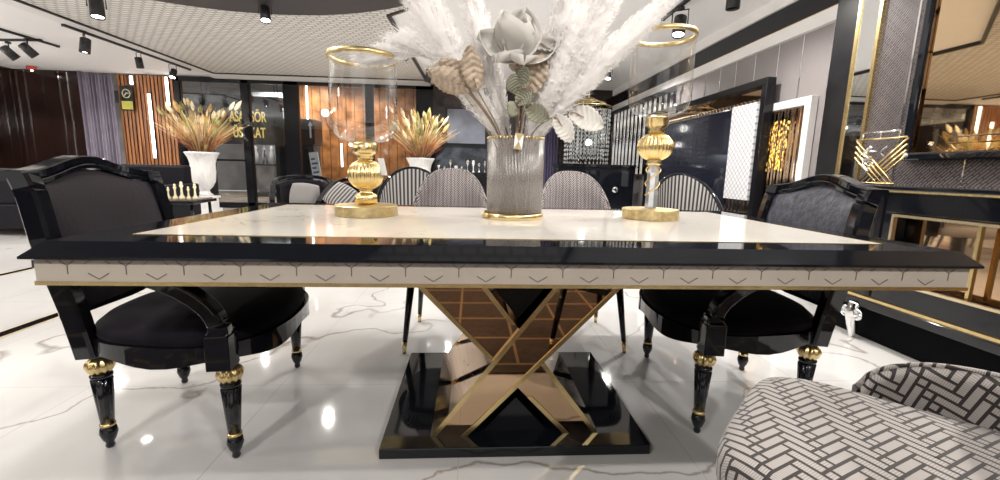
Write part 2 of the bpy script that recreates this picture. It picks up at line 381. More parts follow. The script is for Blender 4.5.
# back wall, left part: dark brown gloss panels with chrome battens
b = MB().box(-9.6, -8.3, YB, YB+.1, 0, CZ+.03); struct(b.build('wall_back', M_brown))
b = MB()
for x in (-9.55, -9.38, -8.72, -8.55): b.box(x-.012, x+.012, YB-.012, YB, 0, CZ)
struct(b.build('trim_5', M_silver))
struct(MB().box(-9.7, -9.6, -5, YB+.1, 0, CZ+.03).build('wall_left', M_brown))
b = MB()
for y in (7.6, 7.0, 6.4, 5.8, 5.2, 4.6, 4.0, 3.4): b.box(-9.6, -9.585, y-.012, y+.012, 0, CZ)
struct(b.build('trim_6', M_silver))
# rear wall behind the camera: grey-brown panels
struct(MB().box(-9.6, -3.2, -5.1, -5, 0, CZ+.03).box(1.2, XR+.1, -5.1, -5, 0, CZ+.03).box(-3.2, 1.2, -5.1, -5, 2.4, CZ+.03).build('wall_rear', M_brown))
# wood slat wall seen behind the shopfront corner
def slats(x0, x1, y, z0, z1, pitch=.075, w=.05, d=.05):
    b = MB(); x = x0
    while x < x1-w: b.box(x, x+w, y-d, y, z0, z1); x += pitch
    b.box(x0, x1, y, y+.03, z0, z1, 1); return b
struct(slats(-7.62, -6.46, YB+.1, 0, CZ).build('wall_slats', [M_slat, M_brown]))
def led(x, y, z0, z1, label, tilt=0):
    t = thing('led_strip_light', label, 'light', (x, y, z0))
    MB().box(-.022, .022, -.012, .012, 0, z1-z0).build('diffuser', M_led, t)
    MB().box(-.028, .028, .012, .03, -.01, z1-z0+.01).build('housing', M_matte, t); return t
led(-7.30, YB+.0, 2.55, 2.72, 'short vertical white light line at the top of the wood slats beside the curtain')
led(-6.98, YB+.0, 1.05, 2.37, 'long vertical white light line in the middle of the left wood slats')
led(-6.60, YB+.0, 2.1, 2.72, 'vertical white light line at the right top of the left wood slats')
# shopfront
b = MB()
for x0, x1 in [(-6.46, -6.36), (-5.10, -4.96), (-4.22, -3.93), (-2.52, -2.34), (-1.42, -1.05)]: b.box(x0, x1, YB, YB+.09, 0, CZ)
b.box(-6.46, -1.05, YB, YB+.09, CZ-.09, CZ).box(-6.46, -1.05, YB, YB+.09, 0, .12)
for x0, x1 in [(-6.36, -5.10), (-4.96, -4.22)]:
    for xx in (x0, x1-.03): b.box(xx, xx+.03, YB+.02, YB+.07, .12, CZ-.09)
b.box(-6.36, -5.1, YB+.02, YB+.07, 1.02, 1.06)
struct(b.build('window_1', M_black2))
for k, (x0, x1) in enumerate([(-6.36, -5.10), (-4.96, -4.22), (-3.93, -1.30)]):
    struct(MB().box(x0, x1, YB+.04, YB+.05, .12, CZ-.09).build('window_%d' % (k+2), M_shop))
# back wall, right part
struct(MB().box(-1.05, XR+.1, YB, YB+.1, 0, CZ+.03).build('wall_back_right', M_brown))
# right wall, far panelled part with cornice
struct(MB().box(XR, XR+.1, 1.3, YB, 0, CZ+.03).build('wall_right', M_panel))
b = MB()
for y in (4.64, 4.28, 3.92, 3.58, 3.22, 2.84, 2.50, 2.14): b.box(XR-.006, XR, y-.006, y+.006, 0, 2.33)
struct(b.build('trim_7', M_silver))
b = MB().box(XR-.03, XR, 1.72, YB, 2.46, 2.66, 0); b.box(XR-.035, XR, 1.72, YB, 2.44, 2.455, 1)
b.box(XR-.05, XR, 1.72, YB, 2.32, 2.44, 2); b.box(XR-.06, XR, 1.72, YB, 2.66, CZ+.03, 2)
struct(b.build('trim_8', [M_black2, M_gold, M_trimw]))
# pillar between the two parts of the right wall
b = MB().box(XN, XR+.1, 1.30, 1.72, 0, CZ+.03, 0)
b.box(XN-.02, XN, 1.475, 1.50, 0, CZ, 1).box(XN-.012, XN, 1.325, 1.475, 0, CZ, 2).box(XN-.02, XN, 1.30, 1.325, 0, CZ, 1)
struct(b.build('wall_pillar', [mat('black_striped_marble', (.009, .009, .011), .3, spec=.3, var=.9, vscale=2.5), M_gold, M_mirror]))
# near right wall in woven wallpaper
struct(uvp(MB().box(XN, XN+.45, -5, 1.30, 0, CZ+.03), 1, 2).build('wall_right_near', M_wall))
struct(MB().box(XN-.008, XN, 1.035, 1.047, .93, CZ).box(XN-.006, XN, .62, .628, .93, CZ).build('trim_9', M_silver))

# mirrored cabinets along the far right wall
b = MB(); y = 5.0
while y < 8.1: b.box(XR-.05, XR-.01, y+.02, y+.19, .95, 2.31, 0); b.box(XR-.07, XR-.01, y-.014, y+.014, .95, 2.31, 1); y += .21
b.box(XR-.09, XR-.01, 4.95, 8.15, 2.22, 2.31, 1)
o = b.build('mirrored_wall_unit', [M_mirror, M_silver]); tag(o, 'tall wall unit of narrow mirror strips behind the right glass candle holder', 'mirror')

# ---------------------------------------------------------------- the mall beyond the shopfront
struct(MB().box(-14, 3, YB+.12, 15, -.12, -.02).build('floor_mall', mat('tan_stone_floor', (.42, .33, .24), .2, var=.15, vscale=2)))
struct(MB().box(-14, 3, YB+.12, 15, 3.6, 3.7).build('ceiling_mall', mat('mall_grey_ceiling', (.30, .29, .29), .7, var=.3, vscale=.8)))
struct(MB().box(-14, -5.4, 14.9, 15, 0, 3.6).build('wall_mall', mat('mall_grey_wall', (.26, .25, .26), .5, var=.4, vscale=1.2)))
struct(slats(-5.5, -.9, 11.5, 0, 3.6, .24, .225, .04).build('wall_mall_slats', [M_board, M_brown]))
b = MB().box(-14, -5.5, 11.0, 11.35, 2.55, 2.8, 0).box(-9.2, -9.0, 11.0, 11.2, 0, 3.6, 0).box(-7.55, -7.4, 11.0, 11.2, 0, 3.6, 0).box(-14, -5.5, 13.0, 13.3, 3.0, 3.12, 0)
struct(b.build('trim_10', M_matte))
for x, y, w, d, lab in [(-8.9, 10.2, .9, .5, 'white ceiling light panel beyond the shopfront, left of the gold lettering'), (-8.0, 12.2, 1.2, .6, 'white ceiling light panel deep in the mall above the lettering'), (-6.6, 9.8, .35, .35, 'small square ceiling light above the right half of the lettering')]:
    t = thing('ceiling_light', lab, 'light', (x, y, 3.56)); MB().box(-w/2, w/2, -d/2, d/2, .01, .03).build('diffuser', M_lens2, t); outl([(-w/2, -d/2), (w/2, -d/2), (w/2, d/2), (-w/2, d/2)], .02, 0, .035).build('frame', M_matte, t)
for x, y in [(-8.0, 9.6), (-3.2, 10.2), (-4.6, 10.6), (-6.4, 12.2), (-10.5, 11.8)]:
    lamp('mall_fill_spot', 'SPOT', (x, y, 3.4), 230, .1, target=(x, y+.2, 0), angle=150)  # unseen spots added to brighten the mall and its boards
def text(body, loc, size, rz, m, name, label, cat, rx=PI/2, ext=.008):
    c = bpy.data.curves.new(name, 'FONT'); c.body = body; c.size = size; c.extrude = ext; c.align_x = 'LEFT'; c.offset = .004
    o = bpy.data.objects.new(name+'_curve', c); COL.objects.link(o); bpy.context.view_layer.update()
    me = bpy.data.meshes.new_from_object(o.evaluated_get(bpy.context.evaluated_depsgraph_get())); bpy.data.objects.remove(o)
    q = bpy.data.objects.new(name, me); COL.objects.link(q); me.materials.clear(); me.materials.append(m)
    q.location = loc; q.rotation_euler = (rx, 0, rz)
    if label: tag(q, label, cat)
    return q
M_goldtx = mat('gold_lettering', (.85, .62, .18), .3, .3, emit=(.8, .6, .2), es=.5)  # emission added so the letters look brighter
s = thing('lift_sign', 'dark hanging sign with gold capital letters beyond the shopfront', 'sign', (-6.36, 9.0, 1.50))
MB().box(-.1, 1.75, .02, .06, -.08, .85).build('panel', mat('sign_dark', (.03, .028, .03), .3), s)
for body, x, z in [('ASANSÖR', .56, .44), ('ÜST KAT', .62, .08)]:
    q = text(body, (x, .0, z), .33, 0, M_goldtx, 'lettering', None, None); q.parent = s; q.scale = (.56, 1, 1)
for x in (.0, 1.65): MB().tube([(x, .04, .85), (x, .04, 2.10)], .008).build('hanger', M_matte, s)
# brown kiosk fascia, wayfinding board, sconce, bench blocks and display racks
t = thing('kiosk', 'dark brown kiosk with boxed fascia in front of the wood slats', 'kiosk', (-4.62, 10.2, -.02))
MB().box(-.62, .42, -.3, .3, 1.52, 2.15).build('fascia', mat('kiosk_brown', (.035, .018, .014), .4, var=.2), t, bev=.01)
MB().box(-.6, .36, -.25, .25, 0, 1.52).build('body', M_matte, t)
q = MB().prism([(0, 0), (.06, .1), (.12, 0), (.08, 0), (.08, -.3), (.04, -.3), (.04, 0)], -.312, -.302, 'y').build('arrow', M_paper, t); q.location = (.26, 0, 1.98)
MB().box(-.5, .25, -.262, -.25, .2, 1.4).build('door', M_shop, t)
t = thing('notice_board', 'leaning white notice board with blue text lines beside the kiosk', 'sign', (-4.0, 9.5, .35), -.1)
M_blue = mat('notice_blue', (.08, .16, .42), .5)
b = MB(); T = Matrix.Rotation(-.14, 4, 'Y'); b.box(-.1, .12, -.015, .015, 0, .95, 0, T); b.build('board', M_paper, t)
b = MB()
for k in range(7): b.box(-.07, .03+.05*((k*3) % 2), -.02, -.016, .1+k*.11, .15+k*.11, 0, T)
b.build('text_lines', M_blue, t); MB().box(-.15, .2, -.1, .1, -.35, 0).build('foot', M_matte, t)
t = thing('wall_sconce', 'white globe wall lamp on a thin black arm against the wood slats', 'lamp', (-4.37, 11.3, 2.45))
MB().ball((0, 0, 0), .11, n=16).build('globe', emis('globe_glow', (1, .95, .88), 3), t); MB().tube(bez([(0, 0, -.1), (.05, .02, -.35), (.16, .1, -.5)], 5), .012).build('arm', M_matte, t)
led(-3.98, 11.42, .95, 1.62, 'tall vertical white light line behind the left candle glass'); led(-4.90, 11.42, 2.25, 3.4, 'vertical white light line high on the mall slats left of the globe lamp')
for x, c, lab in [(-4.22, (.05, .16, .32), 'blue block seat at the foot of the mall slats'), (-3.85, (.45, .04, .05), 'red block seat at the foot of the mall slats')]:
    tag(MB().box(x-.2, x+.2, 11.0, 11.4, 0, .42).build('block_seat', mat('seat_paint', c, .5), bev=.03), lab, 'seat')
def rack(x, y, w, lab, seed):
    rnd = random.Random(seed); t = thing('display_rack', lab, 'rack', (x, y, -.02))
    for sx in (-w/2, w/2): MB().box(sx-.02, sx+.02, -.2, .2, 0, 1.5).build('upright', M_matte, t)
    for z in (.35, .8, 1.2): MB().box(-w/2, w/2, -.2, .2, z, z+.03).build('shelf', M_matte, t)
    return t
rack(-8.9, 12.3, 1.3, 'black display rack seen through the left shopfront pane', 1); rack(-6.9, 13.9, 1.0, 'black display rack seen below the lift sign', 2)
t = thing('shop_interior', 'pale lit shop display seen through the glass right of the gold lettering', 'display', (-6.1, 12.4, -.02))
MB().box(-.9, .75, .3, .36, 0, 3.2).build('back_panel', mat('pale_display_panel', (.42, .42, .44), .4, var=.4, vscale=2.5), t)
MB().box(-.9, .75, -.3, .3, .95, 1.0).box(-.9, .75, -.3, .3, .0, .12).build('shelf', M_matte, t)
rnd = random.Random(13)
for k in range(7): q = MB().lathe([(.07, 0), (.08, .3), (.04, .42), (.06, .5), (0, .56)], 14).build('display_piece', M_silver if k % 2 else M_pot, t); q.location = (-.75+.22*k, rnd.uniform(-.15, .15), 1.0)
for k in range(6): MB().lathe([(.0, 2.6), (.05, 2.6), (.055, 2.72), (.0, 2.72)], 12, (-.75+.27*k, -.1+.1*(k % 2), .12*(k % 3))).build('glint_disc', M_lens2, t)  # glowing discs added for the bright glints of the shop
t = thing('glint_cluster', 'cluster of small glowing balls added as glints deep in the mall right of the lettering', 'lamp', (-5.7, 11.2, 2.0))
for k in range(5): MB().ball((.13*k-.26, .05*(k % 2), -.13*(k % 3)), .05).build('globe', M_lens2, t)  # emissive balls standing in for bright glints
MB().tube([(0, 0, 0), (0, 0, 1.56)], .01).build('rod', M_matte, t)

# ---------------------------------------------------------------- curtain and small back wall things
def curtain(x0, x1, y, z0, z1, folds, amp, lab, m):
    f = lambda u, v: (x0+(x1-x0)*u, y+amp*math.sin(u*folds*2*PI)*(.6+.4*math.sin(u*17+1)), z0+(z1-z0)*v)
    o = MB().surf(f, folds*10, 6).build('curtain', m, solid=.006); return tag(o, lab, 'curtain')
curtain(-8.3, -7.62, YB-.06, .05, CZ-.0, 11, .045, 'floor length mauve grey curtain beside the wood slats', M_curtain)
curtain(1.36, 1.74, YB-.08, .05, CZ-.0, 6, .04, 'narrow purple curtain behind the glass vase', mat('purple_curtain', (.10, .085, .16), .8, var=.1))
t = thing('notice_sign', 'black and yellow square sign with a pale ring emblem on the wood slats', 'sign', (-7.42, YB-.0, 2.02))
MB().box(-.13, .13, -.012, .0, 0, .5).build('plate', M_black2, t); MB().box(-.11, .11, -.018, -.012, .02, .19).build('yellow_field', mat('yellow_green', (.6, .55, .08), .5), t)
MB().tube([(.075*math.cos(a*PI/12), -.016, .34+.085*math.sin(a*PI/12)) for a in range(24)], .010, 6, closed=True).tube([(-.04, -.016, .30), (.01, -.016, .36), (.05, -.016, .34)], .012, 6).build('ring_emblem', mat('emblem', (.75, .75, .5), .5), t)
t = thing('ceiling_alarm', 'small red alarm on the ceiling above the dark panels', 'alarm', (-8.95, 7.9, CZ+.03))
MB().lathe([(.05, -.07), (.075, -.05), (.08, 0)], 20).build('body', mat('alarm_red', (.5, .04, .03), .4), t); MB().ball((0, 0, -.075), .02).build('lens', M_lens2, t)
t = thing('wall_screen', 'blue grey wall screen above the dark display shelf left of the vase', 'screen', (-.3, YB, 1.5))
MB().box(-.47, .44, -.06, 0, 0, .79).build('frame', M_black2, t); MB().box(-.43, .40, -.066, -.06, .03, .76).build('panel', mat('blue_grey_panel', (.20, .215, .27), .25, var=.25, vscale=3), t)
t = thing('display_shelf', 'dark display shelf crowded with small glass and silver pieces under the screen', 'shelf', (-.1, YB-.25, 0))
MB().box(-.9, 1.2, -.2, .22, 0, .9).build('cabinet', M_black2, t, bev=.01); MB().box(-.9, 1.2, .15, .24, .9, 1.46).build('back_panel', mat('smoked_mirror', (.10, .11, .13), .1, .8, var=.5, vscale=6), t)
MB().box(-.9, 1.2, -.15, .15, 1.44, 1.47).build('shelf_board', M_black2, t)
rnd = random.Random(4)
NTH = ['leftmost', 'second', 'third', 'fourth', 'fifth', 'sixth', 'seventh', 'eighth', 'ninth', 'tenth', 'eleventh', 'twelfth', 'thirteenth', 'fourteenth', 'fifteenth', 'rightmost']
for k in range(16):
    h = rnd.uniform(.09, .3); r = rnd.uniform(.025, .05)
    o = MB().lathe([(r, 0), (r*.9, .01), (r*.25, h*.2), (r*.3, h*.5), (r, h*.7), (r*.85, h)], 12).build('glass_ornament', M_silver if k % 3 else M_pot); o.location = (-.9+k*.125, YB-.3+rnd.uniform(-.06, .06), .9)
    tag(o, 'small shiny ornament, %s on the dark display shelf under the screen' % (NTH[k] if k in (0, 15) else NTH[k]+' from the left'), 'ornament', 'ornaments on the dark display shelf')
# black cabinet with round chrome knob
t = thing('black_cabinet', 'black lacquer cabinet with a round chrome knob behind the right grey chair', 'cabinet', (2.1, 6.1, 0))
MB().box(-.72, .68, 0, .5, .06, 1.06).build('body', M_black2, t, bev=.008)
MB().box(-.74, .70, -.02, .52, 1.06, 1.11).build('top', M_black, t, bev=.006)
for x0, x1 in [(-.66, -.02), (.02, .64)]:
    d = MB().box(x0, x1, -.02, 0, .12, 1.0).build('door', M_black, t, bev=.006)
    MB().lathe([(.0, .03), (.03, .034), (.055, .022), (.06, .0)], 20, T=Matrix.Translation(((x0+x1)/2, -.02, .66)) @ Matrix.Rotation(PI/2, 4, 'X')).build('knob', M_silver, d)
MB().box(-.68, .64, .02, .48, 0, .06).build('plinth', M_matte, t)
# crystal table chandelier on it
t = thing('crystal_chandelier', 'crystal bead chandelier with a pale gold crown above the black cabinet', 'chandelier', (1.93, 6.35, 1.11))
b = MB(); rnd = random.Random(2)
for ring_, (r, n_) in enumerate([(.40, 34), (.30, 26), (.18, 16)]):
    for i in range(n_):
        a = 2*PI*i/n_; z0 = .02+.1*ring_; z1 = 1.02
        for z in [z0+q*(z1-z0)/13 for q in range(13)]:
            b.lathe([(0, -.03), (.012, 0), (0, .03)], 4, (r*math.cos(a), r*math.sin(a), z+rnd.uniform(-.01, .01)), sm=False)
b.build('crystal_strands', mat('crystal', (.42, .44, .44), .12, .6), t)
b = MB()
for r, z in [(.40, 1.03), (.30, 1.09), (.16, 1.14)]: b.tube([(r*math.cos(a*PI/16), r*math.sin(a*PI/16), z) for a in range(32)], .008, 6, closed=True)
for i in range(12): b.tube([(.4*math.cos(i*PI/6), .4*math.sin(i*PI/6), 1.03), (.16*math.cos(i*PI/6), .16*math.sin(i*PI/6), 1.14), (.05*math.cos(i*PI/6), .05*math.sin(i*PI/6), 1.2)], .004, 5)
b.build('crown', M_goldb, t); MB().tube([(0, 0, 1.18), (0, 0, CZ-1.08)], .012).build('rod', M_silver, t)
MB().ball((0, 0, .7), .07).ball((.05, .05, .4), .06).build('bulb', M_lens2, t)
#PART3
# ---------------------------------------------------------------- right wall furniture
def frame_yz(b, x0, x1, y0, y1, z0, z1, w, mi=0):
    b.box(x0, x1, y0, y1, z0, z0+w, mi).box(x0, x1, y0, y1, z1-w, z1, mi).box(x0, x1, y0, y0+w, z0+w, z1-w, mi).box(x0, x1, y1-w, y1, z0+w, z1-w, mi); return b
t = thing('panelled_headboard', 'tall black framed panel unit with a dark centre and white quilted side strip', 'headboard', (2.82, 0, 0))
frame_yz(MB(), 0, .10, 2.72, 5.75, .0, 1.97, .075).build('frame', M_black2, t, bev=.004)
MB().box(.07, .09, 2.8, 5.68, .08, 1.9).build('mirror_backing', M_bronze, t)
b = MB(); y = 2.84
while y < 5.6: b.box(.045, .07, y, y+.025, .1, 1.78); y += .075
b.build('slats', M_silver, t)
MB().box(.02, .05, 3.32, 5.22, .62, 1.73).build('dark_panel', mat('dark_lacquer_panel', (.012, .013, .022), .12, spec=.6, coat=.5), t, bev=.006)
M_quilt = brick_mat('white_quilted', (.80, .80, .82), (.74, .74, .77), (.42, .42, .46), .05, .05, .005, .4, 1, (0, 0, PI/4), 0, 0, 'UV')
for y0, y1 in [(2.86, 3.31), (5.23, 5.60)]: uvp(MB().box(.015, .05, y0, y1, .70, 1.745), 1, 2).build('white_quilted_panel', M_quilt, t, bev=.004)
for z in (.30, .42, .54): MB().box(-.02, .06, 2.9, 5.6, z, z+.02).build('shelf', M_black2, t)
t = thing('white_framed_mirror', 'white framed mirror with vertical bars leaning beside the tall black panel unit', 'mirror', (2.945, 2.2, .02))
frame_yz(MB(), -.02, .05, .02, 1.0, .25, 1.69, .075).build('frame', M_trimw, t, bev=.004)
MB().box(.03, .04, .09, .93, .32, 1.62).build('glass', M_bronze, t)
b = MB()
for k in range(8): b.box(.0, .02, .15+k*.095, .165+k*.095, .32, 1.62)
b.build('bars', M_silver, t)
MB().box(-.02, .05, .05, .12, 0, .25).box(-.02, .05, .9, .97, 0, .25).build('feet', M_trimw, t)
# gold reflection in this mirror, built as glowing beads before the glass
t = thing('gold_bead_reflection', 'gold reflection built of glowing beads behind the bars of the white framed mirror', 'reflection', (2.95, 2.66, 1.0))
b = MB(); rnd = random.Random(3)
for k in range(190):
    z = .52-.5*(k/190)**.9; r = .004; yy = rnd.uniform(-.17, .17)*(1 if z > .25 else .75)
    b.ball((-.002, yy, z), .0095, n=6, sc=(.35, 1, 1.6))
b.build('beads', mat('amber_reflection', (.85, .55, .15), .25, .6, emit=(1, .6, .12), es=.8), t)['kind'] = 'stuff'

# sideboard
t = thing('sideboard', 'long black lacquer sideboard with gold lines and bronze mirrored recess by the right wall', 'sideboard', (2.2, 0, 0))
Y0, Y1 = -2.6, 1.05
b = MB().box(0, .44, Y0, Y1, .27, .385).box(0, .44, Y0, Y1, .78, .895).box(0, .44, .565, Y1, .385, .78).box(0, .44, Y0, Y0+.12, .385, .78).box(.1, .44, Y0+.1, .57, .38, .79)
b.build('body', M_black, t, bev=.005)
MB().box(-.02, .45, Y0, Y1+.02, .905, .93).build('top', M_black, t, bev=.006)
MB().box(-.012, .45, Y0, Y1+.01, .895, .906).build('top_gold_line', M_goldb, t)
MB().box(-.018, .45, Y0, Y1+.01, .255, .272).build('bottom_gold_line', M_gold, t)
MB().box(-.03, .45, Y0, Y1+.02, .205, .255).build('base_moulding', M_black, t, bev=.006)
MB().box(.055, .45, Y0, Y1, .0, .205).build('plinth', mat('plinth_black', (.003, .003, .004), .7, spec=.08), t)
frame_yz(MB(), -.012, .012, Y0+.12, .56, .385, .775, .014).build('recess_frame', mat('pale_gold', (.88, .74, .50), .25, 1), t)
MB().box(.09, .098, Y0+.1, .56, .39, .77).build('mirror_panel', M_bronze, t)
for y in (.16, -.55, -1.3): MB().box(.03, .05, y-.008, y+.008, .39, .77).build('gold_divider', M_gold, t)
MB().box(-.01, .02, .62, .66, .28, .895).build('corner_moulding', M_black2, t, bev=.004)
def claw(y):
    b = MB(); b.tube(bez([(-.01, y, .215), (-.03, y, .15), (-.02, y, .08), (-.012, y, .03), (-.015, y, 0)], 5), [.042-.0014*k for k in range(21)], 10)
    for s_ in (-1, 1): b.tube([(-.035, y+s_*(.042+.026*math.cos(a*.5)), .155+.026*math.sin(a*.5)) for a in range(14)], .012, 6); b.ball((-.04, y+s_*.042, .155), .016)
    b.build('claw_foot', M_silver, t)
for y in (.69, -1.0): claw(y)
# wall mirror above
t = thing('wall_mirror', 'large bronze wall mirror in a black frame above the sideboard', 'mirror', (XN, 0, 1.085))
frame_yz(MB(), -.06, 0, -1.9, .965, 0, 1.6, .05).build('frame', M_black, t, bev=.012)
frame_yz(MB(), -.045, -.01, -1.85, .915, .05, 1.55, .008).build('inner_frame', M_bronze, t)
MB().box(-.03, -.022, -1.84, .905, .06, 1.54).build('glass', mat('bronze_tinted_mirror', (.74, .56, .36), .02, 1, var=.01), t)
for y in (.93, -1.86): MB().ball((-.06, y, .03), .024, sc=(.5, 1, 1)).build('corner_rosette', M_silver, t)
# crossed gold ornament
t = thing('crossed_bar_ornament', 'gold ornament of crossed slanting bars with small silver branches on the sideboard', 'ornament', (2.30, .82, .932), .0)
b = MB()
for k in range(4):
    o_ = k*.035
    b.tube([(0, -.13+o_, 0.01), (0, .145, .265-o_*1.35)] if False else [(0, -.12+o_, .012), (0, .16, .27-.30*o_/.28*.9-0*o_)], .0062, 6)
    b.tube([(.012, .12-o_, .012), (.012, -.16, .27-.27*o_/.28)], .0062, 6)
b.tube([(0, -.165, .275), (0, .165, .275)], .006, 6).tube([(0, -.13, .008), (0, .13, .008)], .007, 6)
b.build('crossed_bars', M_gold, t)
b = MB().tube([(0, -.12, .315), (0, .12, .315)], .006, 6)
for y in (-.12, 0, .12): b.tube([(0, y, .275), (0, y, .315)], .004, 6)
b.build('top_rail', M_silver, t)
b = MB(); rnd = random.Random(6)
for k in range(9):
    y = rnd.uniform(-.12, .12); z = rnd.uniform(.03, .2)
    b.tube(bez([(-.01, y, z), (-.02, y+rnd.uniform(-.04, .04), z+.03), (-.01, y+rnd.uniform(-.05, .05), z+.06), (-.015, y+rnd.uniform(-.04, .04), z+.05)], 4), .004, 5)
b.build('silver_branches', M_silver, t)

# ---------------------------------------------------------------- seating behind
def striped_chair(loc, rz, label, r=.36):
    t = thing('striped_tub_chair', label, 'chair', loc, rz, 'striped tub chairs')
    H = lambda a: .56+.40*max(0, math.cos(a*.88))**1.2
    A = 1.75
    P = lambda u, rr: (-(rr)*math.cos(A*(2*u-1)), rr*math.sin(A*(2*u-1)))
    inner = MB().surf(lambda u, v: (*P(u, r-.04-.03*(1-v)), .40+(H(A*(2*u-1))-.40)*v), 48, 6)
    inner.build('backrest_lining', M_sblk, t)
    outer = MB().surf(lambda u, v: (*P(u, r), .34+(H(A*(2*u-1))-.34)*v), 48, 6, flip=True); outer.build('backrest_shell', M_black2, t)
    MB().tube([(*P(u/48, r-.02), H(A*(2*u/48-1))) for u in range(49)], .022, 8).build('top_rail', M_black, t)
    MB().lathe([(.0, .36), (.29, .36), (.32, .39), (.32, .43), (.29, .46), (0, .47)], 28).build('seat', mat('light_grey_fabric', (.20, .19, .185), .8) if 'light_grey_fabric' not in bpy.data.materials else bpy.data.materials['light_grey_fabric'], t)
    for x, y in [(.2, .2), (.2, -.2), (-.2, .2), (-.2, -.2)]: MB().tube([(x, y, .36), (x*1.15, y*1.15, 0)], [.022, .012]).build('leg', M_black2, t)
    return t
st = striped_chair((2.12, 2.75, 0), -PI/2-.15, 'striped tub chair right of the right candle holder, behind the table')
dup(st, (-.78, 2.75, 0), -PI/2+.1, 'striped tub chair behind the left candle holder, left of the grey chairs')
def lounge(loc, rz, label):
    t = thing('lounge_armchair', label, 'chair', loc, rz)
    b = MB(); pts = bez([(.32, -.33, .0), (.30, -.34, .45), (.10, -.35, .62), (-.25, -.30, .78), (-.36, 0, .82), (-.25, .30, .78), (.10, .35, .62), (.30, .34, .45), (.32, .33, 0)], 8)
    b.tube(pts, 1, sec=(.03, .022)); b.build('arm_frame', M_black, t)
    MB().surf(lambda u, v: (-.34*math.cos(1.3*(2*u-1))+.02, .31*math.sin(1.3*(2*u-1)), .42+.36*v-.06*v*(2*u-1)**2), 24, 5).build('backrest', M_velvet, t, solid=.04)
    MB().box(-.28, .30, -.29, .29, .30, .44).build('seat', bpy.data.materials['light_grey_fabric'], t, bev=.03)
    for y in (.24, -.24): MB().tube([(-.22, y, .3), (-.3, y, 0)], [.022, .014]).build('leg', M_black, t)
    return t
lounge((-2.3, 3.95, 0), -PI/2+.35, 'black curved armchair with light grey cushion, left of the left candle holder')
def cushion(loc, rot, s_, m, label):
    f = lambda u, v, q: ((u-.5)*s_*(1-.12*(2*v-1)**2), q*.075*(max(0, 1-(2*u-1)**4)*max(0, 1-(2*v-1)**4))**.6, (v-.5)*s_*(1-.12*(2*u-1)**2))
    b = MB().surf(lambda u, v: f(u, v, 1), 14, 14).surf(lambda u, v: f(u, v, -1), 14, 14, flip=True)
    o = b.build('cushion', m); o.location = loc; o.rotation_euler = rot; return tag(o, label, 'cushion')
cushion((-2.22, 3.76, .60), (-.5, .1, .25), .34, bpy.data.materials['light_grey_fabric'], 'light grey cushion on the black curved armchair')
cushion((-1.66, 3.36, .62), (-.7, .5, -.2), .33, stripes('cushion_stripes', (.05, .05, .05), (.34, .32, .31), 9), 'grey striped cushion behind the left candle holder')
s = lounge((-1.55, 3.55, 0), -PI/2-.1, 'black armchair holding the striped cushion behind the left candle holder')
t = thing('round_back_chair', 'dark round backed chair with a pale rim behind the right striped chair', 'chair', (2.53, 3.62, 0), -PI/2-.3)
MB().surf(lambda u, v: (-.2*math.cos(1.2*(2*u-1)), .22*math.sin(1.2*(2*u-1)), .45+v*(.42*math.sqrt(max(0, 1-(2*u-1)**2*.8))+.05)), 20, 6).build('backrest', M_velvet3, t, solid=.04)
MB().tube([(-.2*math.cos(1.2*(2*u/20-1))-.02, .22*math.sin(1.2*(2*u/20-1)), .5+.42*math.sqrt(max(0, 1-(2*u/20-1)**2*.8))) for u in range(21)], .012, 6).build('rim', M_silver, t)
MB().lathe([(0, .36), (.22, .36), (.24, .42), (.22, .47), (0, .48)], 20).build('seat', M_velvet3, t)
for x, y in [(.15, .15), (.15, -.15), (-.15, .15), (-.15, -.15)]: MB().tube([(x, y, .37), (x, y, 0)], .015).build('leg', M_black2, t)
def sofa(name, loc, rz, w, label, h=.84, m=None):
    m = m or mat('sofa_dark_'+name, (.007, .006, .010), .6, spec=.2, var=.2)
    t = thing(name, label, 'sofa', loc, rz)
    MB().box(-w/2, w/2, -.42, .42, .09, .40).build('base', m, t, bev=.02)
    MB().box(-w/2+.16, w/2-.16, -.40, .24, .40, .52).build('seat_cushion', m, t, bev=.04)
    MB().box(-w/2+.1, w/2-.1, .22, .42, .40, h).build('backrest', m, t, bev=.04)
    for x in (-w/2, w/2-.16): MB().box(x, x+.16, -.42, .42, .40, .62).build('arm', m, t, bev=.03)
    for x in (-w/2+.08, w/2-.08):
        for y in (-.36, .36): MB().lathe([(.016, 0), (.024, .09)], 10, (x, y, 0)).build('leg', M_silver, t)
    return t
sofa('sofa', (-6.6, 4.5, 0), PI-.06, 2.4, 'long low black sofa at the left edge behind the left armchair')
sofa('loveseat', (-5.45, 5.6, 0), .05, 1.3, 'black loveseat behind the chess table', .92)
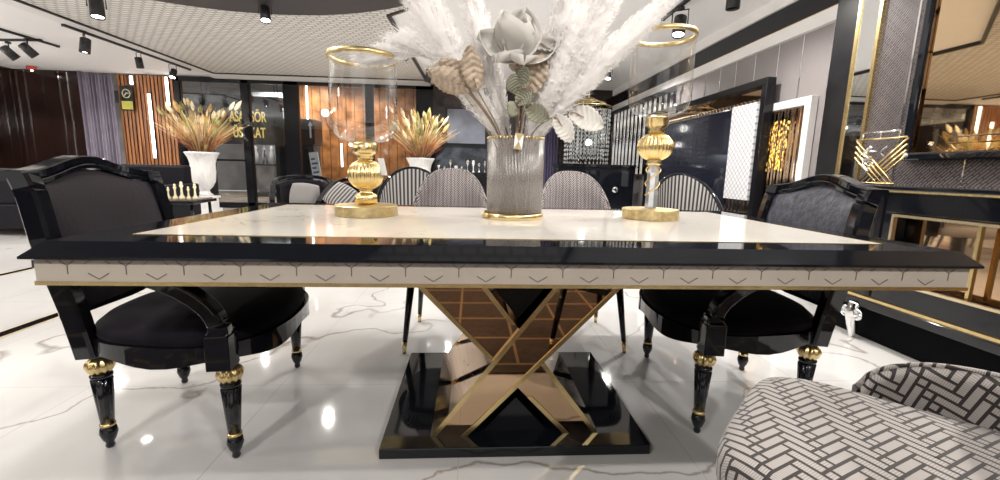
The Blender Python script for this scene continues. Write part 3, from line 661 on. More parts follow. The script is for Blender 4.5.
# chess table
t = thing('coffee_table', 'small black lacquer table carrying the tall chess pieces', 'table', (-3.72, 4.1, 0), .1)
MB().box(-.48, .12, -.3, .3, .46, .50).build('top', M_black, t, bev=.006)
for x, y in [(-.4, -.22), (-.4, .22), (.06, -.22), (.06, .22)]: MB().tube([(x, y, .46), (x*1.1, y*1.1, 0)], .02).build('leg', M_black2, t)
uvp(MB().box(-.44, .09, -.25, .25, .50, .515), 0, 1).build('board', mat('chess_board', (.2, .17, .13), .2, var=.4), t)
rnd = random.Random(9)
ORD = ['leftmost', 'second from the left', 'third from the left', 'fourth from the left', 'fifth from the left', 'sixth from the left', 'rightmost']
for k in range(7):
    h = [.17, .24, .15, .19, .22, .16, .20][k]; q = h/.2
    o = MB().lathe([(.030*q, 0), (.030*q, .02), (.014*q, .045*q), (.010*q, .12*q), (.022*q, .15*q), (.010*q, .165*q), (.017*q, .18*q), (0, .2*q)], 12).build('chess_piece', M_cream)
    o.location = (-4.1+.075*(k % 7), 3.94+.14*(k//7)+.008*(k % 7), .515); tag(o, 'cream chess piece, %s on the small black table' % ORD[k], 'chess piece', 'chess pieces on the small black table')

# ---------------------------------------------------------------- urns with dried plants
def urn(loc, label, seed, gl):
    t = thing('fluted_urn', label, 'urn', loc)
    MB().box(-.2, .2, -.2, .2, 0, .10).box(-.16, .16, -.16, .16, .10, .30).box(-.185, .185, -.185, .185, .30, .34).build('pedestal', M_pot, t, bev=.012)
    MB().lathe([(.11, .34), (.14, .36), (.09, .40), (.075, .45), (.14, .52), (.185, .62), (.205, .80), (.20, .95), (.225, 1.05), (.265, 1.13), (.285, 1.16), (.265, 1.17), (.24, 1.14), (.20, 1.05), (0, 1.0)], 96, flute=(24, .025)).build('bowl', M_pot, t)
    g = thing('dried_plant_arrangement', gl, 'plants', (loc[0], loc[1], 1.06))
    rnd = random.Random(seed); cols = [('straw_gold', (.62, .42, .16)), ('straw_cream', (.80, .70, .48)), ('straw_rust', (.40, .10, .06)), ('straw_olive', (.32, .30, .10))]
    ms = [bpy.data.materials.get(n) or mat(n, c, .7, var=.3) for n, c in cols]
    b = MB()
    for k in range(620):
        a = rnd.uniform(0, 2*PI); sp_ = rnd.uniform(.05, .95); L_ = rnd.uniform(.35, .95) if sp_ < .55 else rnd.uniform(.3, .7)
        mi = rnd.choice([0, 0, 0, 1, 3, 2]) if L_ > .5 else rnd.choice([2, 2, 0])
        p0 = Vector((.08*math.cos(a), .08*math.sin(a), 0)); p1 = p0+Vector((math.cos(a)*sp_*L_*.5, math.sin(a)*sp_*L_*.5, L_*.6)); p2 = p0+Vector((math.cos(a)*sp_*L_*1.2, math.sin(a)*sp_*L_*1.2, L_))
        b.tube([p0, p1, p2], [.004, .003, .002], 4, mi)
    b.build('stems', ms, g)
    for k in range(60):
        b = MB(); a = rnd.uniform(0, 2*PI); sp_ = rnd.uniform(.1, .75); L_ = rnd.uniform(.45, 1.0)
        c = Vector((math.cos(a)*sp_*L_, math.sin(a)*sp_*L_, L_)); d = Vector((math.cos(a)*sp_, math.sin(a)*sp_, 1)).normalized()
        T = Matrix.Translation(c) @ d.to_track_quat('Z', 'Y').to_matrix().to_4x4(); q = rnd.uniform(.7, 1.5)
        b.lathe([(0, -.08*q), (.022*q, -.05*q), (.030*q, 0), (.018*q, .05*q), (0, .09*q)], 8, mi=rnd.choice([0, 1, 1, 3]), T=T)
        b.build('seed_head', ms, g)
    b = MB()
    for k in range(40):
        a = rnd.uniform(0, 2*PI); e = rnd.uniform(.2, 1.1); L_ = rnd.uniform(.4, .8); w = rnd.uniform(.02, .05)
        d = Vector((math.cos(a)*e, math.sin(a)*e, 1)).normalized(); s_ = d.cross(Vector((0, 0, 1))).normalized()
        b.surf(lambda u, v: d*(L_*v)+s_*(w*(2*u-1)*math.sin(PI*min(1, v*.85+.15))**.8)-Vector((0, 0, 1))*(.1*v*v), 2, 6, mi=rnd.choice([0, 1, 2]))
    b.build('leaves', ms, g)
urn((-5.30, 7.0, 0), 'white fluted urn on a square pedestal in front of the lettered shopfront', 11, 'dried golden grasses and seed heads in the left urn')
urn((-1.23, 7.35, 0), 'white fluted urn behind the left grey chair, below the wood slats', 12, 'dried cream and rust grasses in the right urn')

# ---------------------------------------------------------------- ceiling tracks and spotlights
def track(p, q, label):
    p, q = Vector(p), Vector(q); L_ = (q-p).length
    t = thing('lighting_track', label, 'track light rail', p, math.atan2(q.y-p.y, q.x-p.x))
    MB().box(0, L_, -.018, .018, 0, .03).build('rail', M_matte, t)
    for x in (-.01, L_-.01): MB().box(x, x+.02, -.022, .022, -.003, .03).build('end_cap', M_matte, t)
track((-5.60, 4.75, CZ-.04), (-5.60, 7.35, CZ-.04), 'black ceiling track with three spots beside the pressed tile field')
track((-6.86, 4.3, CZ), (-6.86, 6.1, CZ), 'black ceiling track at the far left holding the twin spots')
track((2.05, 1.6, CZ), (2.05, 3.6, CZ), 'short black ceiling track above the right candle holder')
track((-7.9, 5.9, CZ), (-6.8, 5.75, CZ), 'short black ceiling track crossing at the far left')
def spot(loc, aim, label, size=1, lit=True, zt=CZ):
    t = thing('track_spotlight', label, 'spotlight', loc)
    d = Vector(aim).normalized(); R = d.to_track_quat('-Z', 'Y').to_matrix().to_4x4()
    drop = zt-loc[2]
    MB().lathe([(.03*size, drop-.01), (.03*size, drop-.035)], 14).build('mount', M_matte, t)
    s_ = d.cross(Vector((0, 0, 1))); s_ = s_.normalized() if s_.length > .05 else Vector((1, 0, 0)); s_ *= .062*size
    MB().tube([s_+Vector((0, 0, 0)), s_+Vector((0, 0, drop-.04)), -s_+Vector((0, 0, drop-.04)), -s_], .006*size, 6).build('bracket', M_matte, t)
    q = MB().lathe([(.035*size, .085*size), (.05*size, .075*size), (.052*size, -.085*size), (.046*size, -.085*size), (.046*size, -.07*size)], 20, T=R); q.build('housing', M_matte, t)
    MB().lathe([(0, -.071*size), (.0455*size, -.071*size)], 20, T=R, sm=False).build('lens', M_lens if lit else M_matte, t)
spot((-4.23, 3.55, CZ-.16), (.1, -.15, -1), 'black spotlight on the pressed tile ceiling above the left armchair', 1.25)
spot((-5.60, 5.05, CZ-.20), (-.1, -.1, -1), 'first lit spotlight on the left ceiling track, nearest the camera', 1.2)
spot((-5.60, 6.05, CZ-.20), (.05, .1, -1), 'second spotlight from the camera on the left ceiling track')
spot((-5.60, 6.86, CZ-.20), (.0, -.5, -1), 'third and brightest spotlight on the left ceiling track, farthest from the camera', 1)
spot((-6.86, 5.60, CZ-.17), (.5, .5, -.8), 'right one of the twin black spots at the far left ceiling', 1.2, False)
spot((-7.35, 5.83, CZ-.17), (.5, .5, -.8), 'left one of the twin black spots at the far left ceiling', 1.2, False)
spot((-2.45, 3.50, CZ-.16), (.15, -.3, -1), 'black spotlight hanging at the edge of the dark ceiling ring')
spot((-1.14, 5.0, CZ-.16), (-.5, .1, -.6), 'small black spotlight at the tile field edge right of the left glass', 1, False)
spot((-.99, 6.56, CZ-.16), (-.2, .1, -1), 'small black spotlight in front of the back wall above the right urn', 1)
spot((2.08, 5.76, CZ-.16), (-.1, -.3, -1), 'small black spotlight between the white plumes and the right glass', 1)
spot((2.05, 3.15, CZ-.2), (-.2, -.3, -1), 'black spotlight above the rim of the right glass', 1.3)
spot((2.28, 2.55, CZ-.12), (0, 0, -1), 'black spotlight cut by the top edge, right of the right glass', 1.2, False)
#PART4
# ---------------------------------------------------------------- dining table
H = .77
t = thing('dining_table', 'long dining table with cream marble top, black edge and crossed mirrored legs', 'table', (0, 0, 0))
fl, fd, il, idp = 1.205, .612, 1.079, .499
b = MB()
def ringp(x, y, z): return [(-x, -y, z), (x, -y, z), (x, y, z), (-x, y, z)]
rings = [ringp(fl, fd, H), ringp(1.240, .647, H-.034), ringp(1.240, .647, H-.040), ringp(1.22, .627, H-.046), ringp(1.20, .6, H-.047)]
vs = [p for r in rings for p in r]; fs = [(3, 2, 1, 0)[::-1]]
for k in range(4): fs += [(4*k+i, 4*(k+1)+i, 4*(k+1)+(i+1) % 4, 4*k+(i+1) % 4) for i in range(4)]
fs.append((16, 17, 18, 19)[::-1]); b.add(vs, fs); b.build('black_edge_top', M_black, t)
uvp(MB().box(-il, il, -idp, idp, H-.004, H+.0012), 0, 1).build('marble_inset', M_top, t)
b = MB(); w = .004
for x0, x1, y0, y1 in [(-il-w, il+w, -idp-w, -idp), (-il-w, il+w, idp, idp+w), (-il-w, -il, -idp, idp), (il, il+w, -idp, idp)]: b.box(x0, x1, y0, y1, H-.003, H+.0016)
b.build('inset_gold_line', M_gold, t)
# apron with an inlaid hexagon-and-chevron pattern
ax, ay, z0, z1 = 1.222, .628, .672, .724
b = MB().box(-ax, ax, -ay, ay, z0, z1, 0)
def bar2(side, p, q, wd=.0022):
    (x0, a0), (x1, a1) = p, q; d = Vector((x1-x0, a1-a0)); n = Vector((-d.y, d.x)).normalized()*wd/2
    P = [Vector((x0, a0))-n, Vector((x1, a1))-n, Vector((x1, a1))+n, Vector((x0, a0))+n]
    if side == 0: b.prism(P, -ay-.0012, -ay+.001, 'y', 1)
    elif side == 1: b.prism(P, ax-.001, ax+.0012, 'x', 1)
    else: b.prism(P, -ax-.0012, -ax+.001, 'x', 1)
for side, half in ((0, ax), (1, ay), (2, ay)):
    n = int(round(2*half/.133)); st_ = 2*half/n
    for k in range(n):
        c = -half+st_*(k+.55)
        bar2(side, (c, z1-.012), (c, z1-.034)); bar2(side, (c, z1-.012), (c-.016, z1-.001)); bar2(side, (c, z1-.012), (c+.016, z1-.001))
        v = c-st_*.48
        if v > -half+.02: bar2(side, (v, z0+.006), (v-.024, z0+.021)); bar2(side, (v, z0+.006), (v+.024, z0+.021))
        for e in (-1, 1):
            if abs(v+e*.03) < half-.004: bar2(side, (v+e*.018, z1-.001), (v+e*.030, z1-.008), .0014)
b.build('mosaic_apron', [M_mosaic, M_inlay], t)
MB().box(-ax-.003, ax+.003, -ay-.003, ay+.003, .662, .672).build('gold_bottom_line', M_gold, t)
MB().box(-1.0, 1.0, -.45, .45, .63, .662).build('underframe', M_black2, t)
# plinth
MB().box(-.4651, .4651, -.3881, .3881, 0, .0376).build('plinth', M_black, t, bev=.003)
# crossed base: two slanting mirror slabs edged in gold
zb, zt_ = .0376, .632
sA, sB = 1/1.31, 1/1.045
xl = lambda z: -.30+(z-zb)*sA; xr = lambda z: -.172+(z-zb)*sB
for sgn, y0, nm in ((1, -.32, 'front'), (-1, -.312, 'rear')):
    P = [(sgn*xl(zb), zb), (sgn*xr(zb), zb), (sgn*xr(zt_), zt_), (sgn*xl(zt_), zt_)]
    if sgn < 0: P = P[::-1]
    o = MB().prism(P, y0, -y0, 'y').build('slanting_mirror_slab', M_bronze, t)
    wd = .016
    for yy in (y0-.004, -y0-.004):
        for fx, s_ in ((xl, 1), (xr, -1)):
            zz0, zz1 = zb, zt_
            segs = [(zz0, zz1)]
            if sgn < 0:   # this slab passes behind the other, so its trims stop at the crossing
                za, zc = (.18, .335) if fx is xl else (.295, .445)
                segs = [(zb, .300), (.335+.10, zt_)] if False else [(zb, za), (zc, zt_)]
                if fx is xl: segs = [(zb, .300), (.445, zt_)]
                else: segs = [(zb, .180), (.318, zt_)]
            for a_, c_ in segs:
                Q = [(sgn*(fx(a_)), a_), (sgn*(fx(a_)+s_*wd*1.25), a_), (sgn*(fx(c_)+s_*wd*1.25), c_), (sgn*fx(c_), c_)]
                MB().prism(Q, yy, yy+.008, 'y').build('gold_edging', M_gold, o)
# black infill in the upper and lower openings
MB().prism([(-.115, zb), (.115, zb), (0, .165)], -.29, .29, 'y').build('black_infill', M_black2, t)
MB().prism([(-.14, zt_), (0, .46), (.14, zt_)], -.29, .29, 'y').build('black_infill', M_black2, t)

# patterned dark rug in front of the table, seen mirrored in the base
b = MB().box(-2.2, 1.7, -4.2, -.86, 0.0, .008, 0)
for k in range(9): b.box(-2.1, 1.6, -.96-.33*k, -.94-.33*k, .008, .0095, 1)
for k in range(13): b.box(-2.1+.31*k, -2.085+.31*k, -4.1, -.95, .008, .0095, 1)
tag(b.build('rug', [mat('dark_brown_rug', (.035, .02, .014), .9, var=.4), mat('rug_lines', (.22, .14, .07), .8)]), 'dark brown rug with thin tan lines, mirrored in the table base', 'rug')

# ---------------------------------------------------------------- carved armchairs
def make_leg(parent, x, y, k=.86):
    q = lambda P: [(r*k, z) for r, z in P]
    b = MB().lathe(q([(0, 0), (.012, 0), (.016, .008), (.013, .020), (.022, .032), (.030, .055), (.026, .074), (.018, .078)]), 20, (x, y, 0))
    b.lathe(q([(.021, .09), (.034, .25), (.024, .254)]), 48, (x, y, 0), flute=(12, .05))
    b.lathe(q([(.024, .252), (.036, .258), (.036, .266), (.024, .272)]), 20, (x, y, 0)).lathe(q([(.02, .322), (.032, .328), (.036, .338), (.03, .36)]), 20, (x, y, 0))
    l = b.build('leg', M_black, parent)
    MB().lathe(q([(.018, .076), (.026, .082), (.026, .088), (.019, .092)]), 18, (x, y, 0)).build('gold_ring', M_gold, l)
    MB().lathe(q([(.022, .27), (.034, .276), (.042, .292), (.044, .302), (.038, .315), (.024, .326)]), 60, (x, y, 0), flute=(10, .09)).build('gold_collar', M_gold, l)
    return l
def seat_outline(s_=1, n=96):
    out = []
    for k in range(n):
        a = 2*PI*k/n; c, s = math.cos(a), math.sin(a)
        e = .62
        x = abs(c)**e*(1 if c > 0 else -1); y = abs(s)**e*(1 if s > 0 else -1)
        hw = .335+.055*min(1, max(-1, x*1.1))
        X = x*.265 + (.075*(1-y*y) if x > 0 else -.02*(1-y*y))
        out.append((X*s_, y*hw*s_))
    return out
def armchair(loc, rz, label, m_back):
    t = thing('carved_armchair', label, 'chair', loc, rz, 'black armchairs at the table ends')
    for x, y in [(.222, .335), (.222, -.335), (-.22, .228), (-.22, -.228)]: make_leg(t, x, y)
    # seat rail
    out, inn = seat_outline(1.04), seat_outline(.93); n = len(out); b = MB()
    rg = [[(p[0], p[1], .338+.012*math.cos(6*math.atan2(p[1], p[0]))) for p in out], [(p[0], p[1], .36) for p in out], [(p[0], p[1], .392) for p in out], [(p[0], p[1], .398) for p in out], [(p[0], p[1], .398) for p in inn], [(p[0], p[1], .338) for p in inn]]
    vs = [q for r in rg for q in r]
    fs = [(k*n+i, k*n+(i+1) % n, ((k+1) % 6)*n+(i+1) % n, ((k+1) % 6)*n+i) for k in range(6) for i in range(n)]
    b.add(vs, fs, 0, False); b.build('seat_rail', M_black, t)
    b = MB(); rs = [(.97, .385), (1.0, .405), (.99, .425), (.90, .448), (.70, .462), (.35, .470), (.02, .472)]
    vs = [(p[0]*q, p[1]*q, z) for q, z in rs for p in seat_outline(1)]
    b.add(vs, [(k*n+i, k*n+(i+1) % n, (k+1)*n+(i+1) % n, (k+1)*n+i) for k in range(len(rs)-1) for i in range(n)], 0, True); b.build('seat_cushion', M_velvet, t)
    for s_ in (-1, 1):
        # front block and sweeping arm
        b = MB(); b.box(.185, .255, s_*.372-.032, s_*.372+.032, .335, .445)
        b.tube(bez([(.222, s_*.374, .42), (.218, s_*.376, .48), (.19, s_*.376, .535), (.12, s_*.374, .59), (.02, s_*.37, .635), (-.12, s_*.352, .662), (-.275, s_*.312, .672)], 6), 1, sec=(.030, .024))
        b.box(.190, .250, s_*.372-.036, s_*.372+.036, .445, .455)
        b.build('arm', M_black, t, bev=.003)
        b = MB(); pts = bez([(-.235, s_*.245, .34), (-.245, s_*.268, .50), (-.27, s_*.292, .70), (-.295, s_*.288, .85), (-.312, s_*.290, .918)], 5)
        b.tube(pts, 1, sec=(.030, .027)); b.build('back_post', M_black, t)
    zc = lambda y: .910+.058*math.exp(-(y/.17)**2)+.004*abs(y/.33)
    b = MB(); ys = [-.305+.61*k/36 for k in range(37)]
    b.tube([(-.325-.035*(1-(y/.32)**2), y, zc(y)) for y in ys], 1, sec=(.027, .014))
    b.tube([(-.315-.035*(1-(y/.32)**2), y*.97, zc(y)-.022) for y in ys], 1, sec=(.024, .008)); b.build('crest_rail', M_black, t)
    def face(u, v, q):
        y0_ = (2*u-1); z = .50+(zc(y0_*.29)-.035-.50)*v
        hw = .235+.06*(z-.5)/.42; y = y0_*hw
        x = -.245-.08*(z-.5)/.42-.035*(1-y0_**2)*v+q*(.022+.022*(max(0, 1-y0_**4)*max(0, 1-(2*v-1)**4))**.7)
        return (x, y, z)
    b = MB().surf(lambda u, v: face(u, v, 1), 20, 14).surf(lambda u, v: face(u, v, -1), 20, 14, flip=True)
    b.build('back_pad', m_back, t)
    MB().tube([(-.255, -.24, .50), (-.26, 0, .49), (-.255, .24, .50)], 1, sec=(.022, .02)).build('lower_rail', M_black, t)
    return t
a1 = armchair((-1.19, -.045, 0), math.radians(5.2), 'black lacquer armchair with dark plum back at the left end of the table', M_velvet2)
armchair((.957, .045, 0), math.radians(173.6), 'black lacquer armchair with slate velvet back at the right end of the table', M_velvet3)

# ---------------------------------------------------------------- woven tub side chairs
def tub(loc, rz, label, mb, ms):
    t = thing('woven_side_chair', label, 'chair', loc, rz, 'woven fabric side chairs')
    def prof(a, s_): return (.245*(1.2 if math.cos(a) > 0 else 1)*s_*math.copysign(abs(math.cos(a))**.45, math.cos(a)), .245*s_*math.copysign(abs(math.sin(a))**.5, math.sin(a))*(1+.12*max(0, math.cos(a))))
    rs = [(.90, .405), (.98, .415), (1.0, .44), (1.0, .468), (.97, .488), (.88, .500), (.6, .507), (.3, .510), (.01, .511)]
    n = 64; b = MB(); vs, uv = [], []
    for k, (q, z) in enumerate(rs):
        for i in range(n):
            x, y = prof(2*PI*i/n, q); vs.append((x, y, z))
            ext = 1 + (.50-z)*1.2 if z < .5 else 1
            uv.append((x*ext, y*ext))
    b.add(vs, [(k*n+i, k*n+(i+1) % n, (k+1)*n+(i+1) % n, (k+1)*n+i) for k in range(len(rs)-1) for i in range(n)], 0, True, uv)
    b.build('seat', ms, t)
    MB().prism([prof(2*PI*i/40, .9) for i in range(40)], .375, .405, 'z').build('seat_base', M_black2, t)
    A = 1.92
    def top(a): return max(.50+.465*max(0, (1-(abs(a)/1.14)**2.8))**.62, .50+.10*max(0, 1-(abs(a)/A)**5)**.6)
    def P(u, v, off):
        a = A*(2*u-1); tp = top(a); z = .46+(tp-.46)*v
        lean = -.06*(z-.46)/.5*max(0, math.cos(a)); r = .262+off
        pinch = 1-.10*max(0, (z-.72)/.25)**2
        return (-r*math.cos(a)*1.03+lean+.015, r*math.sin(a)*1.02*pinch, z)
    uvf = lambda u, v: (.262*A*(2*u-1), .46+(top(A*(2*u-1))-.46)*v)
    b = MB().surf(lambda u, v: P(u, v, -.026*min(1, (1-v)*6+.25)), 56, 12, uvf=uvf).surf(lambda u, v: P(u, v, .022*min(1, (1-v)*6+.25)), 56, 12, uvf=uvf, flip=True)
    b.build('backrest', mb, t, bev=0)
    e = MB().tube([P(k/64, 1, -.003) for k in range(65)], .0065, 6, closed=False); e.build('piping', mb, t)
    for x, y in [(.17, .19), (.17, -.19), (-.17, .17), (-.17, -.17)]:
        l = MB().tube([(x, y, .38), (x*1.35, y*1.15, .06)], [.021, .013], 12).build('leg', M_black2, t)
        MB().tube([(x*1.35, y*1.15, .062), (x*1.4, y*1.17, 0)], [.0135, .010], 12).build('gold_tip', M_gold, l)
    return t
ch = tub((-.29, .70, 0), -PI/2, 'woven grey side chair behind the table left of the vase', M_weavef, M_weavef)
dup(ch, (.45, .70, 0), -PI/2, 'woven grey side chair behind the table right of the vase')
tub((.595, -1.13, .0095), math.radians(135.5), 'woven geometric side chair in the bottom right foreground', M_weave, M_weaves)

# ---------------------------------------------------------------- candle holders
def glass_cup(t, z0, r, h):
    b = MB().lathe([(.028, z0), (.062, z0+.003), (.092, z0+.012), (.112, z0+.030), (.123, z0+.055), (r-.001, z0+.08), (r, z0+.11), (r, z0+h)], 48, cap=False)
    g = b.build('hurricane_glass', M_glass, t)
    MB().lathe([(r-.004, z0+h-.008), (r+.004, z0+h-.010), (r+.006, z0+h), (r+.004, z0+h+.010), (r-.004, z0+h+.008), (r-.006, z0+h), (r-.004, z0+h-.008)], 64, cap=False).build('gold_rim', M_goldb, g)
t = thing('candle_holder', 'gold ribbed ball candle holder with tall clear glass on the left of the table', 'candle holder', (-.595, .075, H+.0012))
MB().lathe([(.122, 0), (.124, .003), (.124, .040), (.121, .043), (.04, .045), (.0, .046)], 64, mi=0, sm=False).build('base', M_goldb, t)
MB().lathe([(.028, .044), (.035, .048), (.044, .055), (.044, .078), (.036, .086), (.026, .09), (.022, .098), (.028, .104)], 48, flute=(16, .04)).build('ribbed_foot', M_gold, t)
MB().lathe([(.026, .10)]+[(.068*math.cos(a)+.0005, .163+.062*math.sin(a)) for a in [-1.2+.15*k for k in range(17)]]+[(.026, .226)], 196, flute=(28, .035)).build('ribbed_ball', M_gold, t)
MB().lathe([(.026, .224), (.034, .23), (.03, .238), (.044, .248), (.048, .252), (.048, .285), (.042, .29), (.0, .29)], 48, flute=(24, .02)).build('cup', M_gold, t)
glass_cup(t, .288, .128, .322)
q = MB().box(-.0008, .0008, -.014, .014, -.07, .0).build('price_tag', M_paper); q.location = (-.525, .03, 1.0); q.rotation_euler = (0, -.35, 1.2); tag(q, 'small white tag leaning on the ribbed ball of the left candle holder', 'tag')
t = thing('crystal_candle_holder', 'gold and crystal twisted candle holder with clear glass on the right of the table', 'candle holder', (.615, .13, H+.0012))
MB().lathe([(.118, 0), (.120, .003), (.120, .040), (.117, .043), (.04, .045), (.0, .046)], 64, sm=False).build('base', M_goldb, t)
MB().lathe([(.024, .045), (.026, .05), (.026, .20), (.02, .235)], 8, sm=False).build('crystal_stem', mat('crystal_block', (.8, .8, .8), .04, .7, var=.2, vscale=30), t)
b = MB()
for ph in (0, PI):
    b.surf(lambda u, v: ((.031-.004*u)*math.cos(ph+7*v+.9*u), (.031-.004*u)*math.sin(ph+7*v+.9*u), .10+.13*v+.02*u), 3, 40)
b.build('twisted_gold_band', M_gold, t, solid=.004)
MB().lathe([(.02, .228), (.034, .236), (.028, .246), (.03, .25)], 32).build('collar', M_gold, t)
MB().lathe([(.026, .252)]+[(.073*math.cos(a)+.0005, .308+.060*math.sin(a)) for a in [-1.2+.15*k for k in range(17)]]+[(.026, .368)], 196, flute=(28, .035)).build('ribbed_ball', M_gold, t)
MB().lathe([(.026, .364), (.036, .372), (.030, .382), (.046, .396), (.046, .425), (.050, .43), (.0, .432)], 40).build('cup', M_gold, t)
glass_cup(t, .43, .126, .325)
q = MB().box(-.03, .03, -.018, .018, 0, .0015).build('folded_card', M_paper); q.location = (.53, .27, H+.003); q.rotation_euler = (.5, 0, .3); tag(q, 'small white card beside the base of the right candle holder', 'card')

# ---------------------------------------------------------------- vase and flowers
VX, VY = .01, .075
t = thing('glass_vase', 'smoky fluted cylindrical glass vase with gold rim in the middle of the table', 'vase', (VX, VY, H+.0012))
MB().lathe([(.113, .02), (.114, .318), (.106, .318), (.105, .03), (.0, .03)], 240, flute=(60, .018)).build('body', M_vase, t)
MB().lathe([(.119, 0), (.121, .003), (.121, .016), (.117, .022), (.0, .022)], 64).build('gold_base_band', M_gold, t)
b = MB()
for k in range(48): b.ball((.113*math.cos(k*PI/24), .113*math.sin(k*PI/24), .322), .0055, n=8)
b.build('beaded_rim', M_gold, t)
b = MB().ball((-.115, -.045, .012), .014).ball((-.126, -.03, .010), .009).tube(bez([(-.11, -.06, .006), (-.125, -.055, .02), (-.12, -.04, .03)], 4), .004); b.build('gold_clasp', M_gold, t)
o = MB().box(-.016, .016, -.002, .002, 0, .06, 0).prism([(-.016, .0), (.016, .0), (0, .03)], -.004, -.002, 'y', 1).prism([(-.016, .06), (.016, .06), (0, .03)], -.004, -.002, 'y', 1).build('ribbon_tag', [M_paper, M_goldb])
o.location = (VX-.005, VY-.124, 1.045); o.rotation_euler = (0, .1, 0); tag(o, 'small gold and white hourglass tag at the vase rim', 'tag')
Z0 = .80
def V(*a): return Vector(a)
def plume(tip, mid, wid, n, label, seed, start=.28, dens=1.0, base=None, droop=.35):
    rnd = random.Random(seed)
    base = base or V(VX+(mid[0]-VX)*.08+rnd.uniform(-.03, .03), VY+rnd.uniform(-.04, .04), Z0+.02)
    neck = V(VX+(mid[0]-VX)*.28, VY+(mid[1]-VY)*.3, 1.07)
    # keep stalk inside the vase mouth
    r = math.hypot(neck.x-VX, neck.y-VY)
    if r > .09: neck.x = VX+(neck.x-VX)*.09/r; neck.y = VY+(neck.y-VY)*.09/r
    P = bez([base, neck, V(*mid), V(*tip)], 14); K = len(P)
    t = thing('pampas_plume', label, 'plume', (0, 0, 0), 0, 'white pampas plumes in the vase')
    MB().tube(P, [.0045-.003*k/K for k in range(K)], 6).build('stalk', M_stem, t)
    b = MB(); vs, fs = [], []
    for i in range(n):
        s = start+(1-start)*(rnd.random()**.9); f = s*(K-1); k = min(K-2, int(f)); q = P[k].lerp(P[k+1], f-k)
        tg = (P[k+1]-P[k]).normalized()
        e = (s-start)/(1-start); env = 1.22*wid*(math.sin(PI*min(1, .12+e*.83))**.75)
        a = rnd.uniform(0, 2*PI); x = tg.orthogonal().normalized(); y = tg.cross(x); d = x*math.cos(a)+y*math.sin(a)
        R_ = env*rnd.uniform(.15, .95); L_ = rnd.uniform(.09, .19)
        g = V(0, 0, -1)*droop
        pts = [q, q+d*R_*.45+tg*L_*.45, q+d*R_*.85+tg*L_*.9+g*R_*.25, q+d*R_+tg*L_*1.15+g*R_*.6]
        w = rnd.uniform(.0014, .0030); sd = tg.cross(d).normalized()
        o = len(vs)
        for j, p in enumerate(pts): ww = w*(1-.28*j); vs += [p-sd*ww, p+sd*ww]
        for j in range(3): fs.append((o+2*j, o+2*j+1, o+2*j+3, o+2*j+2))
        # side barbs
        for j in (1, 2):
            for sg in (-1, 1):
                p = pts[j]; o = len(vs); vs += [p, p+sd*sg*.016+tg*.012, p+tg*.005]; fs.append((o, o+1, o+2))
    b.add(vs, fs, 0, True); b.build('feathery_head', M_plume, t); return t
plume((-.46, .02, 1.70), (-.22, .04, 1.34), .075, 2600, 'wide white pampas plume leaning left out of the top of the picture', 21)
plume((-.24, .12, 1.80), (-.11, .10, 1.40), .06, 2200, 'white pampas plume standing just left of the lotus flower', 22)
plume((-.47, .05, 1.385), (-.30, .03, 1.36), .03, 1300, 'white pampas plume drooping sideways towards the left glass', 23, start=.55)
plume((-.38, .16, 1.74), (-.17, .12, 1.30), .055, 1800, 'white pampas plume behind the wide left one', 31)
plume((.24, .06, 1.80), (.14, .06, 1.38), .075, 2600, 'tall broad white pampas plume just right of the lotus flower', 24)
plume((.42, .05, 1.74), (.20, .05, 1.34), .065, 2400, 'white pampas plume second to the right of the lotus flower', 25)
plume((.58, .10, 1.64), (.28, .08, 1.34), .06, 2200, 'white pampas plume leaning far right towards the right glass', 26)
plume((.30, .14, 1.70), (.15, .13, 1.30), .06, 2000, 'white pampas plume at the back between the right ones', 27)
plume((.50, -.02, 1.54), (.24, .0, 1.28), .045, 1600, 'low white pampas plume nearest the camera on the right', 28)
plume((-.13, .05, 1.40), (-.08, .05, 1.24), .045, 1300, 'short white pampas plume in front below the lotus, left side', 29, start=.4)
plume((.17, .0, 1.40), (.10, .01, 1.22), .055, 1500, 'short white pampas plume in front below the lotus, right side', 30, start=.36)

def petal(L_, w, cup, curl, T, b, mi=0):
    def f(u, v):
        q = 2*u-1; ww = w*math.sin(PI*min(1, .12+.87*v))**.75
        y = q*ww; z = cup*(q*q)*w*.9 + curl*v*v*L_ ; return T @ Vector((v*L_, y, z))
    b.surf(f, 8, 10, mi)
C0 = V(-.005, .0, 1.365)
t = thing('lotus_flower', 'large pale grey lotus flower at the centre of the arrangement', 'flower', C0)
axis = Vector((-.08, -.50, .86)).normalized(); B0 = axis.to_track_quat('Z', 'X').to_matrix().to_4x4()
for d, nn, L_, w, curl in [((.15, .25, .95), (-.1, -1, .2), .20, .080, .05), ((-.32, .2, .93), (.4, -.9, .2), .20, .055, .0), ((.93, .1, .50), (-.2, -.9, .45), .175, .070, -.08),
                        ((-.9, 0, .45), (.25, -.85, .45), .17, .075, .05), ((-.5, -.55, .60), (.5, .5, .7), .165, .090, .12), ((.38, -.6, .52), (-.3, .6, .7), .14, .080, .1),
                        ((.15, -.85, -.10), (0, .2, 1), .11, .065, -.15), ((-.55, -.6, -.05), (.1, .2, 1), .12, .06, -.1), ((0, -.1, 1), (.1, -1, 0), .14, .055, .1), ((.38, .0, .9), (-.8, -.4, .3), .17, .06, .1), ((-.1, -.5, .85), (0, .8, .5), .12, .06, .15)]:
    dx = Vector(d).normalized(); nz = Vector(nn); nz = (nz-dx*nz.dot(dx)).normalized(); dy = nz.cross(dx)
    T = Matrix(((dx.x, dy.x, nz.x, 0), (dx.y, dy.y, nz.y, 0), (dx.z, dy.z, nz.z, 0), (0, 0, 0, 1)))
    b = MB(); petal(L_, w, .6, curl, T, b); b.build('petal', M_petal, t, solid=.0025)
MB().ball((0, 0, 0), .03).build('heart', M_tan, t)
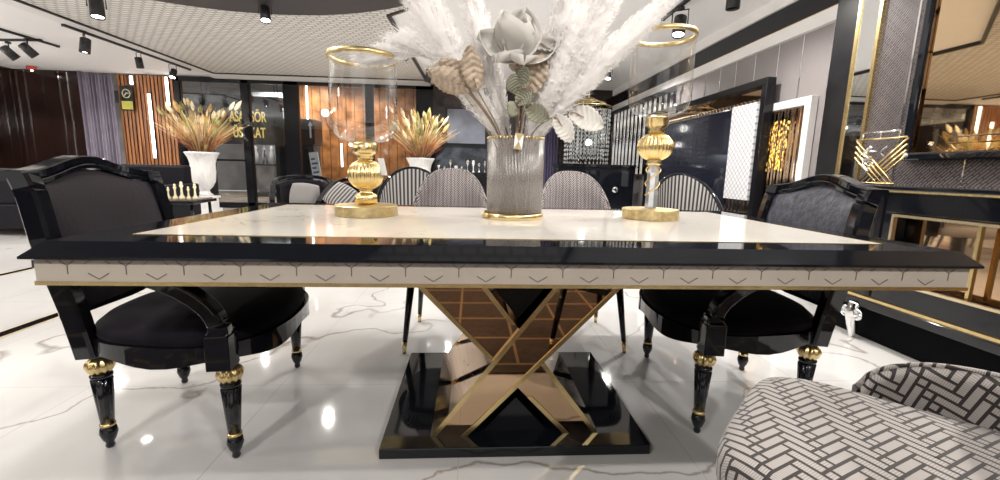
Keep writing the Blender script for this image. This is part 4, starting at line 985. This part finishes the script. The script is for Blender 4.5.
MB().tube(bez([C0-C0, V(.01, .0, -.10), V(.012, .01, -.35), V(.02, .02, -.6)], 6), .006).build('stalk', M_stem, t)
def leaf(name, pts_dir, c, L_, w, roll, m, label, cat, stalk=True, curl=-.15, cup=.25, group=None):
    d = Vector(pts_dir).normalized(); T = Matrix.Translation(c) @ d.to_track_quat('X', 'Z').to_matrix().to_4x4() @ Matrix.Rotation(roll, 4, 'X')
    t = thing(name, label, cat, (0, 0, 0), 0, group); b = MB()
    def f(u, v):
        q = 2*u-1; ww = w*math.sin(PI*min(1, .06+.90*v))**.8*(1+.055*math.cos(v*60))
        return T @ Vector((v*L_, q*ww, cup*q*q*w+curl*v*v*L_+.004*math.cos(v*44+abs(q)*6)))
    b.surf(f, 10, 36); b.build('blade', m, t, solid=.0015)
    if stalk:
        c = Vector(c); neck = V(VX+max(-.07, min(.07, (c.x-VX)*.4)), VY+max(-.06, min(.06, (c.y-VY)*.4)), 1.09)
        MB().tube(bez([V(VX+(c.x-VX)*.1, VY, Z0+.03), neck, c, c+d*L_*.4], 6), .0028, 5).build('stalk', M_stem, t)
    return t
leaf('dried_fan_leaf', (-.9, -.2, .35), (-.18, -.07, 1.25), .16, .045, 1.2, M_tan, 'flat tan dried leaf pointing left, lowest of the left leaves', 'leaf', curl=-.1)
leaf('dried_fan_leaf', (-.75, .0, .75), (-.19, -.07, 1.26), .13, .048, 1.35, M_tan, 'broad embossed tan dried leaf above the lowest left leaf', 'leaf')
leaf('dried_fan_leaf', (-.25, -.1, .95), (-.15, -.08, 1.25), .15, .045, 1.6, M_tan, 'tan dried leaf nearest to the white plume on the left', 'leaf')
leaf('dried_fan_leaf', (-.95, .1, .45), (-.22, -.03, 1.29), .12, .05, .8, mat('grey_dried_leaf', (.50, .47, .43), .6, var=.2), 'greyish dried leaf behind the tan leaves on the left', 'leaf')
leaf('dried_fan_leaf', (.35, -.1, .9), (.03, -.02, 1.24), .17, .050, 1.5, M_tan, 'tan ribbed dried leaf under the lotus flower', 'leaf')
for k, (d, c, L_, w, lab) in enumerate([((-.35, -.2, .9), (.0, -.05, 1.25), .07, .035, 'sage green round leaf left, just under the lotus flower'), ((.5, -.3, .6), (.0, -.05, 1.21), .07, .035, 'sage green round leaf turned right under the lotus flower'),
                                      ((.6, -.3, -.35), (.03, -.06, 1.20), .10, .035, 'long sage green leaf drooping over the vase rim to the right'), ((-.6, -.3, .3), (.005, -.05, 1.18), .06, .03, 'small sage green leaf pointing left above the vase rim'),
                                      ((.15, -.3, .9), (.01, -.06, 1.27), .07, .032, 'sage green leaf standing against the base of the lotus')]):
    leaf('sage_leaf', d, c, L_, w, 1.2+.2*k, M_green, lab, 'leaf')
leaf('white_petal_leaf', (.75, -.1, -.15), (.21, .02, 1.19), .15, .05, 1.3, M_petal, 'broad pale petal drooping right below the right plumes', 'petal', curl=-.35)
leaf('white_petal_leaf', (.6, .0, -.5), (.14, -.02, 1.17), .12, .045, 1.2, M_petal, 'smaller pale petal drooping close to the vase rim on the right', 'petal', curl=-.3)
leaf('white_petal_leaf', (.9, -.1, .1), (.07, .02, 1.42), .14, .05, .5, M_petal, 'pale loose petal reaching right beside the lotus flower', 'petal', curl=-.2, stalk=True)
# bundle of dry stems inside the vase
b = MB(); rnd = random.Random(8)
for k in range(60):
    a, r, a2, r2q = rnd.uniform(0, 6.28), .075*rnd.random()**.5, rnd.uniform(0, 6.28), .07*rnd.random()**.5
    b.tube([(VX+r*math.cos(a), VY+r*math.sin(a), Z0+.003), (VX+r2q*math.cos(a2), VY+r2q*math.sin(a2), 1.07)], .0028, 5)
o = b.build('dry_stem_bundle', mat('brown_stems', (.10, .075, .06), .7, var=.3)); tag(o, 'bundle of thin brown dry stems inside the smoky vase', 'stems'); o['kind'] = 'stuff'
